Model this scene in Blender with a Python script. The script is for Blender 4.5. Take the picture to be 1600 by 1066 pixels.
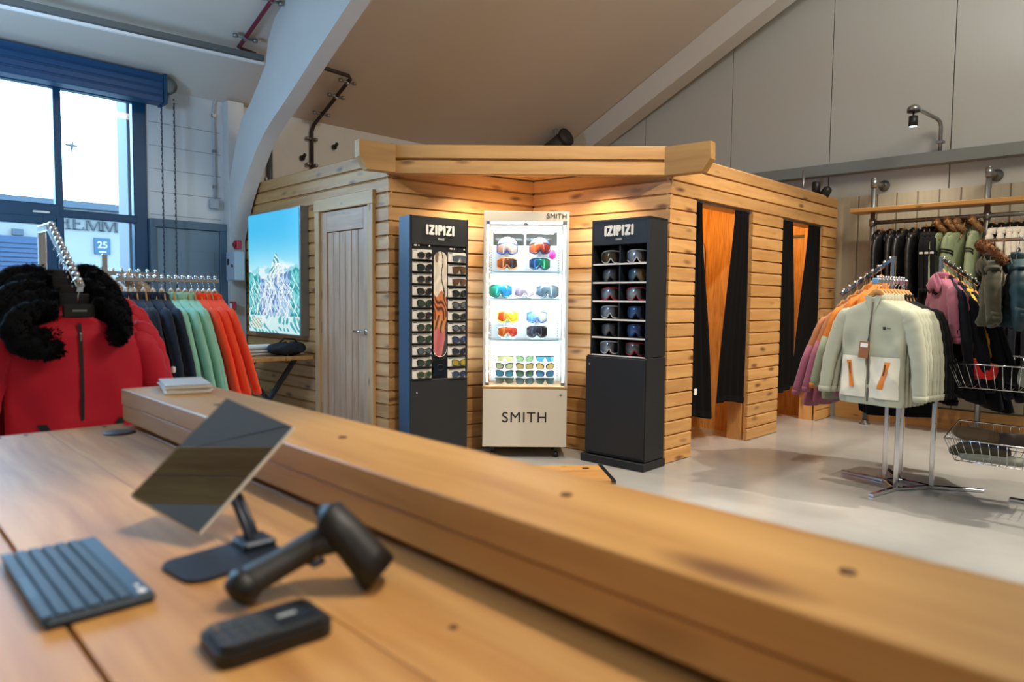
import bpy, bmesh, math, random
import numpy as np
from mathutils import Vector, Matrix
random.seed(7)
PI = math.pi
for o in list(bpy.data.objects): bpy.data.objects.remove(o, do_unlink=True)
SC = bpy.context.scene
COL = SC.collection

# ------------------------------------------------------------------ camera
cam_d = bpy.data.cameras.new('camera'); cam = bpy.data.objects.new('camera', cam_d); COL.objects.link(cam)
def camera_basis(yaw, pitch, roll):
    F = Vector((math.sin(yaw), math.cos(yaw), 0)); R = Vector((math.cos(yaw), -math.sin(yaw), 0)); U = Vector((0, 0, 1))
    F2 = F*math.cos(pitch)+U*math.sin(pitch); U2 = -F*math.sin(pitch)+U*math.cos(pitch)
    return R*math.cos(roll)+U2*math.sin(roll), -R*math.sin(roll)+U2*math.cos(roll), F2
cR, cU, cF = camera_basis(math.radians(44.565), math.radians(-3.37), math.radians(0.557))
cm = Matrix((( cR.x, cU.x, -cF.x, 0), (cR.y, cU.y, -cF.y, 0), (cR.z, cU.z, -cF.z, 1.25), (0, 0, 0, 1)))
cam.matrix_world = cm
cam_d.sensor_width = 36; cam_d.lens = 1074.85/1600*36; cam_d.clip_start = .02; cam_d.clip_end = 200
cam_d.dof.use_dof = True; cam_d.dof.focus_distance = 5.4; cam_d.dof.aperture_fstop = 2.5
SC.camera = cam
# ------------------------------------------------------------------ world, lights, exposure
w = bpy.data.worlds.new('overcast_sky'); SC.world = w; w.use_nodes = True
bg = w.node_tree.nodes['Background']; bg.inputs[0].default_value = (.42, .71, 1, 1); bg.inputs[1].default_value = 18.0
SC.view_settings.view_transform = 'Standard'; SC.view_settings.look = 'None'
SC.view_settings.exposure = 0; SC.view_settings.gamma = 1; SC.view_settings.use_curve_mapping = False
def light(kind, name, loc, power, col, size=.2, target=None, angle=60, blend=.6):
    d = bpy.data.lights.new(name, kind); d.energy = power; d.color = col
    o = bpy.data.objects.new(name, d); COL.objects.link(o); o.location = loc
    if kind == 'AREA': d.shape = 'SQUARE'; d.size = size
    else: d.shadow_soft_size = size
    if kind == 'SPOT': d.spot_size = math.radians(angle); d.spot_blend = blend
    if target is not None: o.rotation_euler = (Vector(target)-Vector(loc)).to_track_quat('-Z', 'Y').to_euler()
    return o
WARM = (1, .80, .56); NEUT = (1, .90, .75)
light('AREA', 'ceiling_light', (4.6, -.8, 5.4), 190, NEUT, 2.2, (4.6, 1.8, 0))
light('SPOT', 'track_spot', (2.2, 1.0, 4.3), 330, NEUT, .09, (4.7, 3.2, 1.1), 66)
light('SPOT', 'track_spot', (5.5, -.25, 3.9), 430, NEUT, .04, (5.4, 1.7, .5), 84)
light('SPOT', 'track_spot', (4.9, 3.6, 4.6), 330, NEUT, .05, (5.5, 1.1, .5), 66)
light('SPOT', 'track_spot', (1.5, .3, 4.2), 310, NEUT, .10, (.42, .85, .87), 27)
light('POINT', 'added_cool_fill', (.3, 4.9, 2.45), 135, (.38, .64, 1), .3)  # added fill for the blue cast on left wall and roof
light('AREA', 'added_back_fill', (-1.5, -2.6, 5.0), 110, NEUT, 2.0, (-2.5, -4, 1))  # added fill, brightens the unseen back walls for mirror reflections
light('SPOT', 'wall_lamp_light', (7.40, 2.086, 2.94), 40, NEUT, .03, (7.55, 2.05, 0), 110)
light('SPOT', 'gable_wash', (6.9, -1.2, 3.4), 170, (.9, .96, 1), .1, (7.9, .2, 4.4), 70)
# downlights under the cabin soffit
light('SPOT', 'soffit_downlight', (3.62, 3.98, 2.26), 40, WARM, .03, (3.58, 4.16, 0), 120)
light('SPOT', 'soffit_downlight', (4.16, 3.40, 2.26), 40, WARM, .03, (4.32, 3.44, 0), 120)
light('SPOT', 'soffit_downlight', (4.02, 3.86, 2.26), 13, WARM, .03, (4.06, 3.92, 0), 140)
# strip lamps of the glass cabinet, one under the top and each shelf
for z in (1.85, 1.465, 1.25, .925):
    a = light('AREA', 'cabinet_strip_light', (3.628+.334*.718+.05*.696, 4.010-.334*.696+.05*.718, z), 7.0, (.90, .96, 1), .5, (3.628+.334*.718+.30*.696, 4.010-.334*.696+.30*.718, z-.35)); a.data.shape = 'RECTANGLE'; a.data.size = .52; a.data.size_y = .03
# one lamp inside each changing cubicle
light('POINT', 'cubicle_lamp', (5.45, 3.45, 2.02), 15, (1, .55, .15), .06)
light('POINT', 'cubicle_lamp', (7.0, 3.45, 2.02), 15, (1, .55, .15), .06)

# ------------------------------------------------------------------ materials
def lin(c):
    return tuple(((x/255)/12.92 if x/255 <= .04045 else ((x/255+.055)/1.055)**2.4) for x in c)+(1,)
MC = {}
def mat(name, rgb, rough=.6, metal=0, bump=0, bscale=200, emit=0, spec=.5, vary=0, var_scale=6, sheen=0, coat=0):
    if name in MC: return MC[name]
    m = bpy.data.materials.new(name); m.use_nodes = True; nt = m.node_tree; b = nt.nodes['Principled BSDF']
    c = lin(rgb); b.inputs['Base Color'].default_value = c; b.inputs['Roughness'].default_value = rough
    b.inputs['Metallic'].default_value = metal; b.inputs['Specular IOR Level'].default_value = spec
    if coat: b.inputs['Coat Weight'].default_value = coat
    if sheen: b.inputs['Sheen Weight'].default_value = sheen; b.inputs['Sheen Roughness'].default_value = .5
    if emit: b.inputs['Emission Color'].default_value = c; b.inputs['Emission Strength'].default_value = emit
    if bump or vary:
        tc = nt.nodes.new('ShaderNodeTexCoord')
    if bump:
        n = nt.nodes.new('ShaderNodeTexNoise'); n.inputs['Scale'].default_value = bscale; n.inputs['Detail'].default_value = 3
        bp = nt.nodes.new('ShaderNodeBump'); bp.inputs['Strength'].default_value = bump; bp.inputs['Distance'].default_value = .004
        nt.links.new(tc.outputs['Object'], n.inputs['Vector']); nt.links.new(n.outputs[0], bp.inputs['Height']); nt.links.new(bp.outputs[0], b.inputs['Normal'])
    if vary:
        n2 = nt.nodes.new('ShaderNodeTexNoise'); n2.inputs['Scale'].default_value = var_scale; n2.inputs['Detail'].default_value = 4
        mx = nt.nodes.new('ShaderNodeMix'); mx.data_type = 'RGBA'; mx.blend_type = 'MIX'
        mx.inputs['A'].default_value = tuple(x*(1-vary) for x in c[:3])+(1,); mx.inputs['B'].default_value = tuple(min(1, x*(1+vary)) for x in c[:3])+(1,)
        nt.links.new(tc.outputs['Object'], n2.inputs['Vector']); nt.links.new(n2.outputs[0], mx.inputs['Factor']); nt.links.new(mx.outputs['Result'], b.inputs['Base Color'])
    MC[name] = m; return m

def wood(name, light_c, dark_c, knot_c, rough=.5, gs=1.0, knots=True, kthr=.085, vary=.16, bump=.15, kscale=(2.6, 8.5), rings=.5):
    """long grain along local X"""
    if name in MC: return MC[name]
    m = bpy.data.materials.new(name); m.use_nodes = True; nt = m.node_tree; N = nt.nodes; Lk = nt.links; b = N['Principled BSDF']
    b.inputs['Roughness'].default_value = rough
    tc = N.new('ShaderNodeTexCoord'); oi = N.new('ShaderNodeObjectInfo')
    off = N.new('ShaderNodeVectorMath'); off.operation = 'SCALE'; off.inputs[0].default_value = (13.7, 7.3, 9.1)
    Lk.new(oi.outputs['Random'], off.inputs['Scale'])
    add = N.new('ShaderNodeVectorMath'); add.operation = 'ADD'; Lk.new(tc.outputs['Object'], add.inputs[0]); Lk.new(off.outputs[0], add.inputs[1])
    # warp
    wn = N.new('ShaderNodeTexNoise'); wn.inputs['Scale'].default_value = 3.0; wn.inputs['Detail'].default_value = 1; Lk.new(add.outputs[0], wn.inputs['Vector'])
    ws = N.new('ShaderNodeVectorMath'); ws.operation = 'SCALE'; ws.inputs['Scale'].default_value = .05; Lk.new(wn.outputs['Color'], ws.inputs[0])
    ad2 = N.new('ShaderNodeVectorMath'); ad2.operation = 'ADD'; Lk.new(add.outputs[0], ad2.inputs[0]); Lk.new(ws.outputs[0], ad2.inputs[1])
    mp = N.new('ShaderNodeMapping'); mp.inputs['Scale'].default_value = (1.3*gs, 26*gs, 26*gs); Lk.new(ad2.outputs[0], mp.inputs['Vector'])
    n1 = N.new('ShaderNodeTexNoise'); n1.inputs['Scale'].default_value = 1; n1.inputs['Detail'].default_value = 5; n1.inputs['Roughness'].default_value = .55; Lk.new(mp.outputs[0], n1.inputs['Vector'])
    mp2 = N.new('ShaderNodeMapping'); mp2.inputs['Scale'].default_value = (.8*gs, 7*gs, 7*gs); Lk.new(ad2.outputs[0], mp2.inputs['Vector'])
    n2 = N.new('ShaderNodeTexNoise'); n2.inputs['Scale'].default_value = 1; n2.inputs['Detail'].default_value = 2; Lk.new(mp2.outputs[0], n2.inputs['Vector'])
    mixf = N.new('ShaderNodeMath'); mixf.operation = 'MULTIPLY_ADD'; mixf.inputs[1].default_value = rings; Lk.new(n1.outputs[0], mixf.inputs[0])
    h2 = N.new('ShaderNodeMath'); h2.operation = 'MULTIPLY'; h2.inputs[1].default_value = 1-rings; Lk.new(n2.outputs[0], h2.inputs[0]); Lk.new(h2.outputs[0], mixf.inputs[2])
    cr = N.new('ShaderNodeValToRGB'); cr.color_ramp.elements[0].position = .34; cr.color_ramp.elements[0].color = lin(dark_c)
    cr.color_ramp.elements[1].position = .62; cr.color_ramp.elements[1].color = lin(light_c); Lk.new(mixf.outputs[0], cr.inputs[0])
    col = cr.outputs[0]
    if knots:
        mk = N.new('ShaderNodeMapping'); mk.inputs['Scale'].default_value = (kscale[0], kscale[1], kscale[1]); Lk.new(ad2.outputs[0], mk.inputs['Vector'])
        vo = N.new('ShaderNodeTexVoronoi'); vo.inputs['Scale'].default_value = 1; Lk.new(mk.outputs[0], vo.inputs['Vector'])
        kr = N.new('ShaderNodeMapRange'); kr.inputs['From Min'].default_value = kthr*.7; kr.inputs['From Max'].default_value = kthr*2.2
        kr.inputs['To Min'].default_value = .85; kr.inputs['To Max'].default_value = 0; Lk.new(vo.outputs['Distance'], kr.inputs['Value'])
        mx = N.new('ShaderNodeMix'); mx.data_type = 'RGBA'; mx.inputs['B'].default_value = lin(knot_c)
        Lk.new(kr.outputs[0], mx.inputs['Factor']); Lk.new(col, mx.inputs['A']); col = mx.outputs['Result']
    hs = N.new('ShaderNodeHueSaturation'); vr = N.new('ShaderNodeMapRange'); vr.inputs['To Min'].default_value = 1-vary; vr.inputs['To Max'].default_value = 1+vary*.6
    Lk.new(oi.outputs['Random'], vr.inputs['Value']); Lk.new(vr.outputs[0], hs.inputs['Value']); Lk.new(col, hs.inputs['Color'])
    Lk.new(hs.outputs[0], b.inputs['Base Color'])
    bp = N.new('ShaderNodeBump'); bp.inputs['Strength'].default_value = bump; bp.inputs['Distance'].default_value = .003
    Lk.new(n1.outputs[0], bp.inputs['Height']); Lk.new(bp.outputs[0], b.inputs['Normal'])
    MC[name] = m; return m

def glass(name, tint=(.92, .97, 1), refl=1.0):
    if name in MC: return MC[name]
    m = bpy.data.materials.new(name); m.use_nodes = True; nt = m.node_tree; N = nt.nodes; Lk = nt.links
    N.remove(N['Principled BSDF']); out = N['Material Output']
    tr = N.new('ShaderNodeBsdfTransparent'); tr.inputs[0].default_value = tint+(1,)
    gl = N.new('ShaderNodeBsdfGlossy'); gl.inputs['Roughness'].default_value = .02
    fr = N.new('ShaderNodeFresnel'); fr.inputs[0].default_value = 1.45
    mx = N.new('ShaderNodeMixShader'); Lk.new(fr.outputs[0], mx.inputs[0]); Lk.new(tr.outputs[0], mx.inputs[1]); Lk.new(gl.outputs[0], mx.inputs[2])
    Lk.new(mx.outputs[0], out.inputs[0]); MC[name] = m; return m

def print_mat(name, emit=0, rough=.5):
    """flat print stored as a colour attribute"""
    if name in MC: return MC[name]
    m = bpy.data.materials.new(name); m.use_nodes = True; nt = m.node_tree; b = nt.nodes['Principled BSDF']
    a = nt.nodes.new('ShaderNodeAttribute'); a.attribute_name = 'print'
    b.inputs['Roughness'].default_value = rough
    if emit:
        b.inputs['Base Color'].default_value = (.02, .02, .02, 1)
        nt.links.new(a.outputs['Color'], b.inputs['Emission Color']); b.inputs['Emission Strength'].default_value = emit
    else: nt.links.new(a.outputs['Color'], b.inputs['Base Color'])
    MC[name] = m; return m

def lens_mat(name, c1, c2, rough=.16, metal=.6):
    """mirror coating that shifts from c1 (left) to c2 (right) across the lens"""
    if name in MC: return MC[name]
    m = bpy.data.materials.new(name); m.use_nodes = True; nt = m.node_tree; b = nt.nodes['Principled BSDF']
    tc = nt.nodes.new('ShaderNodeTexCoord'); sp = nt.nodes.new('ShaderNodeSeparateXYZ'); nt.links.new(tc.outputs['Generated'], sp.inputs[0])
    cr = nt.nodes.new('ShaderNodeValToRGB'); cr.color_ramp.elements[0].color = lin(c1); cr.color_ramp.elements[1].color = lin(c2)
    cr.color_ramp.elements[0].position = .25; cr.color_ramp.elements[1].position = .75
    nt.links.new(sp.outputs['X'], cr.inputs[0]); nt.links.new(cr.outputs[0], b.inputs['Base Color'])
    b.inputs['Metallic'].default_value = metal; b.inputs['Roughness'].default_value = rough
    MC[name] = m; return m

# ------------------------------------------------------------------ mesh builder
class MB:
    def __init__(s): s.v = []; s.f = []; s.sm = []
    def add(s, vs, fs, smooth=False):
        n = len(s.v); s.v += [tuple(v) for v in vs]; s.f += [tuple(i+n for i in f) for f in fs]; s.sm += [smooth]*len(fs); return s
    def box(s, c, d, M=None, bev=0):
        x, y, z = d[0]/2, d[1]/2, d[2]/2
        if bev:
            b = min(bev, x*.9, y*.9, z*.9); bm = bmesh.new(); bmesh.ops.create_cube(bm, size=1)
            for v in bm.verts: v.co = Vector((v.co.x*d[0], v.co.y*d[1], v.co.z*d[2]))
            bmesh.ops.bevel(bm, geom=bm.edges[:], offset=b, segments=1, affect='EDGES')
            bm.verts.index_update(); vs = [v.co.copy() for v in bm.verts]; fs = [[v.index for v in f.verts] for f in bm.faces]; bm.free()
        else:
            vs = [Vector((i*x, j*y, k*z)) for i in (-1, 1) for j in (-1, 1) for k in (-1, 1)]
            fs = [(0, 1, 3, 2), (4, 6, 7, 5), (0, 4, 5, 1), (2, 3, 7, 6), (0, 2, 6, 4), (1, 5, 7, 3)]
        if M is not None: vs = [M @ v for v in vs]
        return s.add([v+Vector(c) for v in vs], fs)
    def tube(s, pts, r, seg=8, cap=True, sy=None, up=None, closed=False):
        pts = [Vector(p) for p in pts]; n = len(pts); rr = r if isinstance(r, (list, tuple)) else [r]*n; vs = []; prev = None
        for i, p in enumerate(pts):
            a = pts[(i-1) % n] if (i or closed) else pts[0]; b = pts[(i+1) % n] if (i < n-1 or closed) else pts[-1]
            t = (b-a).normalized() if (b-a).length > 1e-9 else Vector((0, 0, 1))
            if prev is None:
                u = Vector(up) if up else (Vector((0, 0, 1)) if abs(t.z) < .9 else Vector((1, 0, 0)))
            else: u = prev
            u = (u-t*u.dot(t)).normalized(); prev = u; wv = t.cross(u)
            q = sy if sy else 1
            for k in range(seg):
                an = 2*PI*k/seg; vs.append(p+(u*math.cos(an)+wv*math.sin(an)*q)*rr[i])
        fs = []
        for i in range(n if closed else n-1):
            j = (i+1) % n
            for k in range(seg): fs.append((i*seg+k, i*seg+(k+1) % seg, j*seg+(k+1) % seg, j*seg+k))
        if cap and not closed: fs += [tuple(range(seg-1, -1, -1)), tuple((n-1)*seg+k for k in range(seg))]
        return s.add(vs, fs, True)
    def lathe(s, prof, c=(0, 0, 0), seg=16, M=None, cap=True):
        vs = []; n = len(prof)
        for r, z in prof:
            for k in range(seg):
                v = Vector((r*math.cos(2*PI*k/seg), r*math.sin(2*PI*k/seg), z)); vs.append((M @ v if M is not None else v)+Vector(c))
        fs = [(i*seg+k, i*seg+(k+1) % seg, (i+1)*seg+(k+1) % seg, (i+1)*seg+k) for i in range(n-1) for k in range(seg)]
        if cap: fs += [tuple(range(seg-1, -1, -1)), tuple((n-1)*seg+k for k in range(seg))]
        return s.add(vs, fs, True)
    def prism(s, poly, vec, smooth=False):
        n = len(poly); vec = Vector(vec); vs = [Vector(p) for p in poly]+[Vector(p)+vec for p in poly]
        fs = [tuple(range(n-1, -1, -1)), tuple(range(n, 2*n))]+[(i, (i+1) % n, n+(i+1) % n, n+i) for i in range(n)]
        return s.add(vs, fs, smooth)
    def grid(s, fn, nu, nv, smooth=True):
        vs = [fn(i/nu, j/nv) for j in range(nv+1) for i in range(nu+1)]
        fs = [(j*(nu+1)+i, j*(nu+1)+i+1, (j+1)*(nu+1)+i+1, (j+1)*(nu+1)+i) for j in range(nv) for i in range(nu)]
        return s.add(vs, fs, smooth)
    def mesh(s, name):
        me = bpy.data.meshes.new(name); me.from_pydata(s.v, [], s.f); me.polygons.foreach_set('use_smooth', s.sm)
        bm = bmesh.new(); bm.from_mesh(me); bmesh.ops.recalc_face_normals(bm, faces=bm.faces); bm.to_mesh(me); bm.free(); me.update(); return me
    def build(s, name, m, parent=None, loc=(0, 0, 0), rot=(0, 0, 0)):
        return put(name, s.mesh(name), m, parent, loc, rot)
def put(name, me, m, parent=None, loc=(0, 0, 0), rot=(0, 0, 0)):
    if m is not None and not me.materials: me.materials.append(m)
    o = bpy.data.objects.new(name, me); COL.objects.link(o); o.location = loc; o.rotation_euler = rot
    if m is not None and me.materials[0] != m:
        o.material_slots[0].link = 'OBJECT'; o.material_slots[0].material = m
    if parent is not None: o.parent = parent
    return o
def solid(o, t, off=-1):
    md = o.modifiers.new('thickness', 'SOLIDIFY'); md.thickness = t; md.offset = off; return o
def thing(name, label, cat, loc=(0, 0, 0), rz=0, group=None, rot=None):
    o = bpy.data.objects.new(name, None); COL.objects.link(o); o.location = loc; o.rotation_euler = rot if rot else (0, 0, rz)
    o.empty_display_size = .05; o['label'] = label; o['category'] = cat
    if group: o['group'] = group
    return o
def tag(o, label, cat, group=None):
    o['label'] = label; o['category'] = cat
    if group: o['group'] = group
    return o
def struct(o): o['kind'] = 'structure'; return o
ORD = ['first', 'second', 'third', 'fourth', 'fifth', 'sixth', 'seventh', 'eighth', 'ninth', 'tenth', 'eleventh', 'twelfth']
def Rz(a): return Matrix.Rotation(a, 3, 'Z')
def text_mesh(body, size, bold=0, ext=.001, spacing=1.0):
    cu = bpy.data.curves.new('lettering', 'FONT'); cu.body = body; cu.size = size; cu.offset = bold; cu.extrude = ext
    cu.align_x = 'CENTER'; cu.align_y = 'CENTER'; cu.space_character = spacing
    t = bpy.data.objects.new('lettering', cu); COL.objects.link(t)
    dg = bpy.context.evaluated_depsgraph_get(); me = bpy.data.meshes.new_from_object(t.evaluated_get(dg))
    bpy.data.objects.remove(t); bpy.data.curves.remove(cu); me.materials.clear(); return me
def text(body, size, m, parent, loc, rot=(PI/2, 0, 0), name='lettering', **k):
    return put(name, text_mesh(body, size, **k), m, parent, loc, rot)
# ------------------------------------------------------------------ shared materials
PINE = wood('pine_planking', (214, 163, 101), (184, 131, 74), (96, 54, 28), kthr=.10)
PINE2 = wood('pine_fascia', (218, 168, 106), (190, 138, 80), (100, 56, 28), kthr=.10)
OAK = wood('oak_veneer', (206, 166, 130), (178, 138, 104), (120, 85, 60), knots=False, gs=2.2, vary=.05, rough=.45)
BENCH = wood('counter_timber', (206, 156, 92), (162, 108, 54), (92, 56, 30), rough=.55, gs=1.2, kscale=(1.6, 5), kthr=.07, vary=.08)
BAR = wood('bar_timber', (206, 157, 93), (174, 122, 62), (100, 60, 32), rough=.42, gs=1.0, kscale=(1.6, 4.5), kthr=.07, vary=.06)
SHELF = wood('shelf_timber', (208, 158, 92), (182, 128, 68), (110, 70, 36), kthr=.05, vary=.05)
OSBM = wood('chipboard_lining', (222, 170, 96), (176, 120, 56), (120, 74, 30), gs=3.2, knots=False, rings=.75, bump=.3)
HANGW = mat('hanger_wood', (196, 138, 72), .4)
WHITE_WALL = mat('white_painted_masonry', (205, 205, 202), .75, bump=.25, bscale=30, vary=.04)
ROOFM = mat('off_white_roof_lining', (206, 198, 186), .8, vary=.05, var_scale=.6)
CONC = mat('painted_concrete_frame', (206, 204, 198), .7, bump=.15, bscale=40, vary=.04)
CHROME = mat('polished_chrome', (215, 218, 222), .09, 1)
GALV = mat('galvanised_steel', (150, 152, 152), .35, .9, vary=.12, var_scale=14)
BLACKP = mat('black_plastic', (24, 24, 26), .42)
BLACKM = mat('black_powder_coat', (27, 29, 32), .5, bump=.05, bscale=400)
DARKBLUE = mat('dark_blue_frame_paint', (6, 62, 92), .4)
GREYBLUE = mat('grey_blue_door_paint', (104, 124, 136), .5, vary=.05)
WHITE = mat('white_lacquer', (232, 230, 224), .4)
CREAMW = mat('cream_cabinet_lacquer', (214, 204, 186), .45)
WHITEP = mat('white_print', (238, 236, 230), .55)
INK = mat('dark_ink', (28, 28, 30), .5)
RED = mat('red_plastic', (176, 36, 44), .45)

# ------------------------------------------------------------------ room shell
def floor_mat():
    m = bpy.data.materials.new('grey_resin_floor'); m.use_nodes = True; nt = m.node_tree; b = nt.nodes['Principled BSDF']
    tc = nt.nodes.new('ShaderNodeTexCoord'); n = nt.nodes.new('ShaderNodeTexNoise'); n.inputs['Scale'].default_value = 1.3; n.inputs['Detail'].default_value = 5
    cr = nt.nodes.new('ShaderNodeValToRGB'); cr.color_ramp.elements[0].color = lin((162, 160, 156)); cr.color_ramp.elements[1].color = lin((188, 187, 183))
    cr.color_ramp.elements[0].position = .3; cr.color_ramp.elements[1].position = .7
    nt.links.new(tc.outputs['Object'], n.inputs['Vector']); nt.links.new(n.outputs[0], cr.inputs[0]); nt.links.new(cr.outputs[0], b.inputs['Base Color'])
    n2 = nt.nodes.new('ShaderNodeTexNoise'); n2.inputs['Scale'].default_value = 7; bp = nt.nodes.new('ShaderNodeBump'); bp.inputs['Strength'].default_value = .06; bp.inputs['Distance'].default_value = .01
    nt.links.new(tc.outputs['Object'], n2.inputs['Vector']); nt.links.new(n2.outputs[0], bp.inputs['Height']); nt.links.new(bp.outputs[0], b.inputs['Normal'])
    b.inputs['Roughness'].default_value = .22; b.inputs['Specular IOR Level'].default_value = .5; return m
YW = 7.05
GD = Vector((-.06, 1, 0)).normalized()          # gable wall runs along this
def gable(y, off=0, z=0):                        # point on the gable wall, off metres into the room
    return Vector((7.92+.06*(2.9-y)-off, y, z))
struct(MB().box((1.5, 1.05, -.06), (13.4, 12.4, .12)).build('floor', floor_mat()))
ze = 3.2
rb = MB(); rb.prism([(-5, YW+.15, ze-.07), (9.2, YW+.15, ze-.07), (9.2, -5.1, ze+.47*12.15), (-5, -5.1, ze+.47*12.15)], (0, 0, .15)); struct(rb.build('ceiling', ROOFM))
BACKW = mat('plain_back_wall', (186, 182, 174), .8)
struct(MB().box((2.1, -5.05, 4.3), (14.3, .1, 9)).build('wall_back', BACKW))
struct(MB().box((-5.05, 1, 4.3), (.1, 12.3, 9)).build('wall_left', BACKW))
# window wall: pieces round the glazed opening (x -1.2..2.12, z 0..3.37)
wf = MB(); wf.box((-3.6, YW+.1, 1.62), (2.8, .2, 3.24)); wf.box(((2.12+9)/2, YW+.1, 1.62), (9-2.12, .2, 3.24)); wf.box(((2.12-2.2)/2, YW+.1, 3.2), (4.32, .2, .14))
struct(wf.build('wall_front', WHITE_WALL))
for k in range(9):                               # block courses show as shallow joints right of the window
    z = 1.6+.215*k
    if z < 3.1: struct(MB().box((2.48, YW-.001, z), (.66, .003, .006)).build('trim_%d' % (10+k), mat('joint_shadow', (150, 152, 152), .8)))
# gable wall: sheet panels with micro ribs, each panel a piece
def rib_mat():
    m = mat('ribbed_sheet_cladding', (178, 179, 174), .42, .0); nt = m.node_tree; b = nt.nodes['Principled BSDF']
    tc = nt.nodes.new('ShaderNodeTexCoord'); wv = nt.nodes.new('ShaderNodeTexWave'); wv.wave_type = 'BANDS'; wv.bands_direction = 'X'; wv.inputs['Scale'].default_value = 7.0
    bp = nt.nodes.new('ShaderNodeBump'); bp.inputs['Strength'].default_value = .10; bp.inputs['Distance'].default_value = .004
    nt.links.new(tc.outputs['Object'], wv.inputs['Vector']); nt.links.new(wv.outputs[0], bp.inputs['Height']); nt.links.new(bp.outputs[0], b.inputs['Normal']); return m
RIB = rib_mat(); ga = math.atan2(GD.y, GD.x)
gw = bpy.data.objects.new('wall_right', None); COL.objects.link(gw); gw['kind'] = 'structure'
def gpiece(name, y0, y1, z0, z1, m, off, t, parent=gw):
    p = gable((y0+y1)/2, off+t/2 if t > 0 else off); L = (y1-y0)/GD.y
    return MB().box((0, 0, 0), (L, abs(t), z1-z0), bev=.002).build(name, m, parent, (p.x, p.y, (z0+z1)/2), (0, 0, ga))
ys = [-5.0, -3.7, -2.45, -1.35, -.25, .84, 1.905, 3.055, 4.2, 5.4, 7.05]
for a, b_ in zip(ys[:-1], ys[1:]): gpiece('sheet_panel', a+.004, b_-.004, 0, ze+.47*(YW-a)+.1, RIB, -.05, .05)
struct(MB().box((0, 0, 0), (12.3, .06, 9)).build('wall_right_backing', mat('seam_dark', (70, 68, 62), .8), None, tuple(gable(1, -.085, 4.4)), (0, 0, ga)))
gb = bpy.data.objects.new('wall_right_boarding', None); COL.objects.link(gb); gb['kind'] = 'structure'
BEIGE = wood('beige_painted_boards', (176, 168, 148), (164, 154, 134), (150, 136, 110), knots=False, vary=.05, rough=.6)
by = [2.96, 2.725, 2.545, 2.36, 2.167, 1.975, 1.79, 1.59, 1.394, 1.2, 1.0, .8, .6, .4, .2, 0, -.25, -.5]
for a, b_ in zip(by[:-1], by[1:]):
    p = gable((a+b_)/2, .014); MB().box((0, 0, 0), (2.2, abs(a-b_)-.012, .024), bev=.003).build('board', BEIGE, gb, (p.x, p.y, 1.31), (0, -PI/2, ga-PI/2))
for y in by[1:9]: gpiece('batten', y-.012, y+.012, .2, 2.41, mat('batten_shadow', (128, 116, 96), .7), 0, .016, gb)
struct(gpiece('baseboard_right', -.5, 2.88, 0, .2, SHELF, .02, .03, None))
# purlin across the gable: a C section
pu = MB(); zc = 2.71
for (c, d) in (((0, 0, 0), (9, .012, .115)), ((0, .06, .055), (9, .12, .01)), ((0, .06, -.055), (9, .12, .01)), ((0, .004, .05), (9, .01, .016))): pu.box(c, d)
q = gable(1.0, .13, zc); pu.build('trim_1', mat('purlin_grey', (128, 132, 128), .45, .3), None, tuple(q), (0, 0, ga+PI)); struct(bpy.data.objects['trim_1'])

# portal frames: haunched concrete ribs
def smooth_curve(p, n=4):
    out = []
    for i in range(len(p)-1):
        a, b_, c, d = p[max(0, i-1)], p[i], p[i+1], p[min(len(p)-1, i+2)]
        for k in range(n):
            t = k/n; out.append(tuple(.5*(2*b_[q]+(c[q]-a[q])*t+(2*a[q]-5*b_[q]+4*c[q]-d[q])*t*t+(3*b_[q]-a[q]-3*c[q]+d[q])*t**3) for q in (0, 1)))
    return out+[p[-1]]
def portal(name, x0, x1, inner, outer):
    inner = smooth_curve(inner)
    def resample(p, n):
        L = [0]
        for a, b_ in zip(p[:-1], p[1:]): L.append(L[-1]+math.dist(a, b_))
        out = []
        for k in range(n):
            t = L[-1]*k/(n-1); i = max(j for j in range(len(L)-1) if L[j] <= t+1e-9); f = (t-L[i])/max(1e-9, L[i+1]-L[i]); out.append((p[i][0]+(p[i+1][0]-p[i][0])*f, p[i][1]+(p[i+1][1]-p[i][1])*f))
        return out
    n = 60; A = resample(inner, n); B = resample(outer, n); m = MB()
    for x in (x0, x1): m.add([(x, y, z) for y, z in A]+[(x, y, z) for y, z in B], [(k, k+1, n+k+1, n+k) for k in range(n-1)])
    for P_ in (A, B): m.add([(x0, y, z) for y, z in P_]+[(x1, y, z) for y, z in P_], [(k, k+1, n+k+1, n+k) for k in range(n-1)], True)
    return struct(put(name, m.mesh(name), CONC))
inner = [(6.96, 0), (6.96, 1.5), (6.92, 1.8), (6.82, 2.02), (6.68, 2.24), (6.58, 2.36), (6.44, 2.50), (6.30, 2.64), (6.05, 2.81), (5.67, 2.99), (5.12, 3.27), (4.65, 3.50), (3.5, 4.05), (1.0, 5.23), (-2, 6.65)]
outer = [(7.04, 0), (7.04, 1.6), (6.99, 2.3), (6.67, 2.94), (6.36, 3.12), (6.10, 3.36), (6.06, 3.43), (6.02, 3.66), (5.12, 4.10), (4.65, 4.33), (3.5, 4.88), (1.0, 6.06), (-2, 7.46)]
portal('trim_2', 2.85, 2.995, inner, outer)
struct(MB().box((2.92, 6.985, 1.6), (.16, .125, 3.2)).build('trim_3', CONC))
ginner = [(7.03, 2.4), (6.9, 2.9), (6.45, 3.17), (5.964, 3.40), (4.509, 4.075), (3.384, 4.60), (1, 5.7), (-2, 7.09)]
gouter = [(7.04, 2.5), (7.04, 3.19), (6.45, 3.48), (5.964, 3.70), (4.509, 4.39), (3.384, 4.92), (1, 6.03), (-2, 7.44)]
portal('trim_4', 7.45, 7.70, ginner, gouter)

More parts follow.
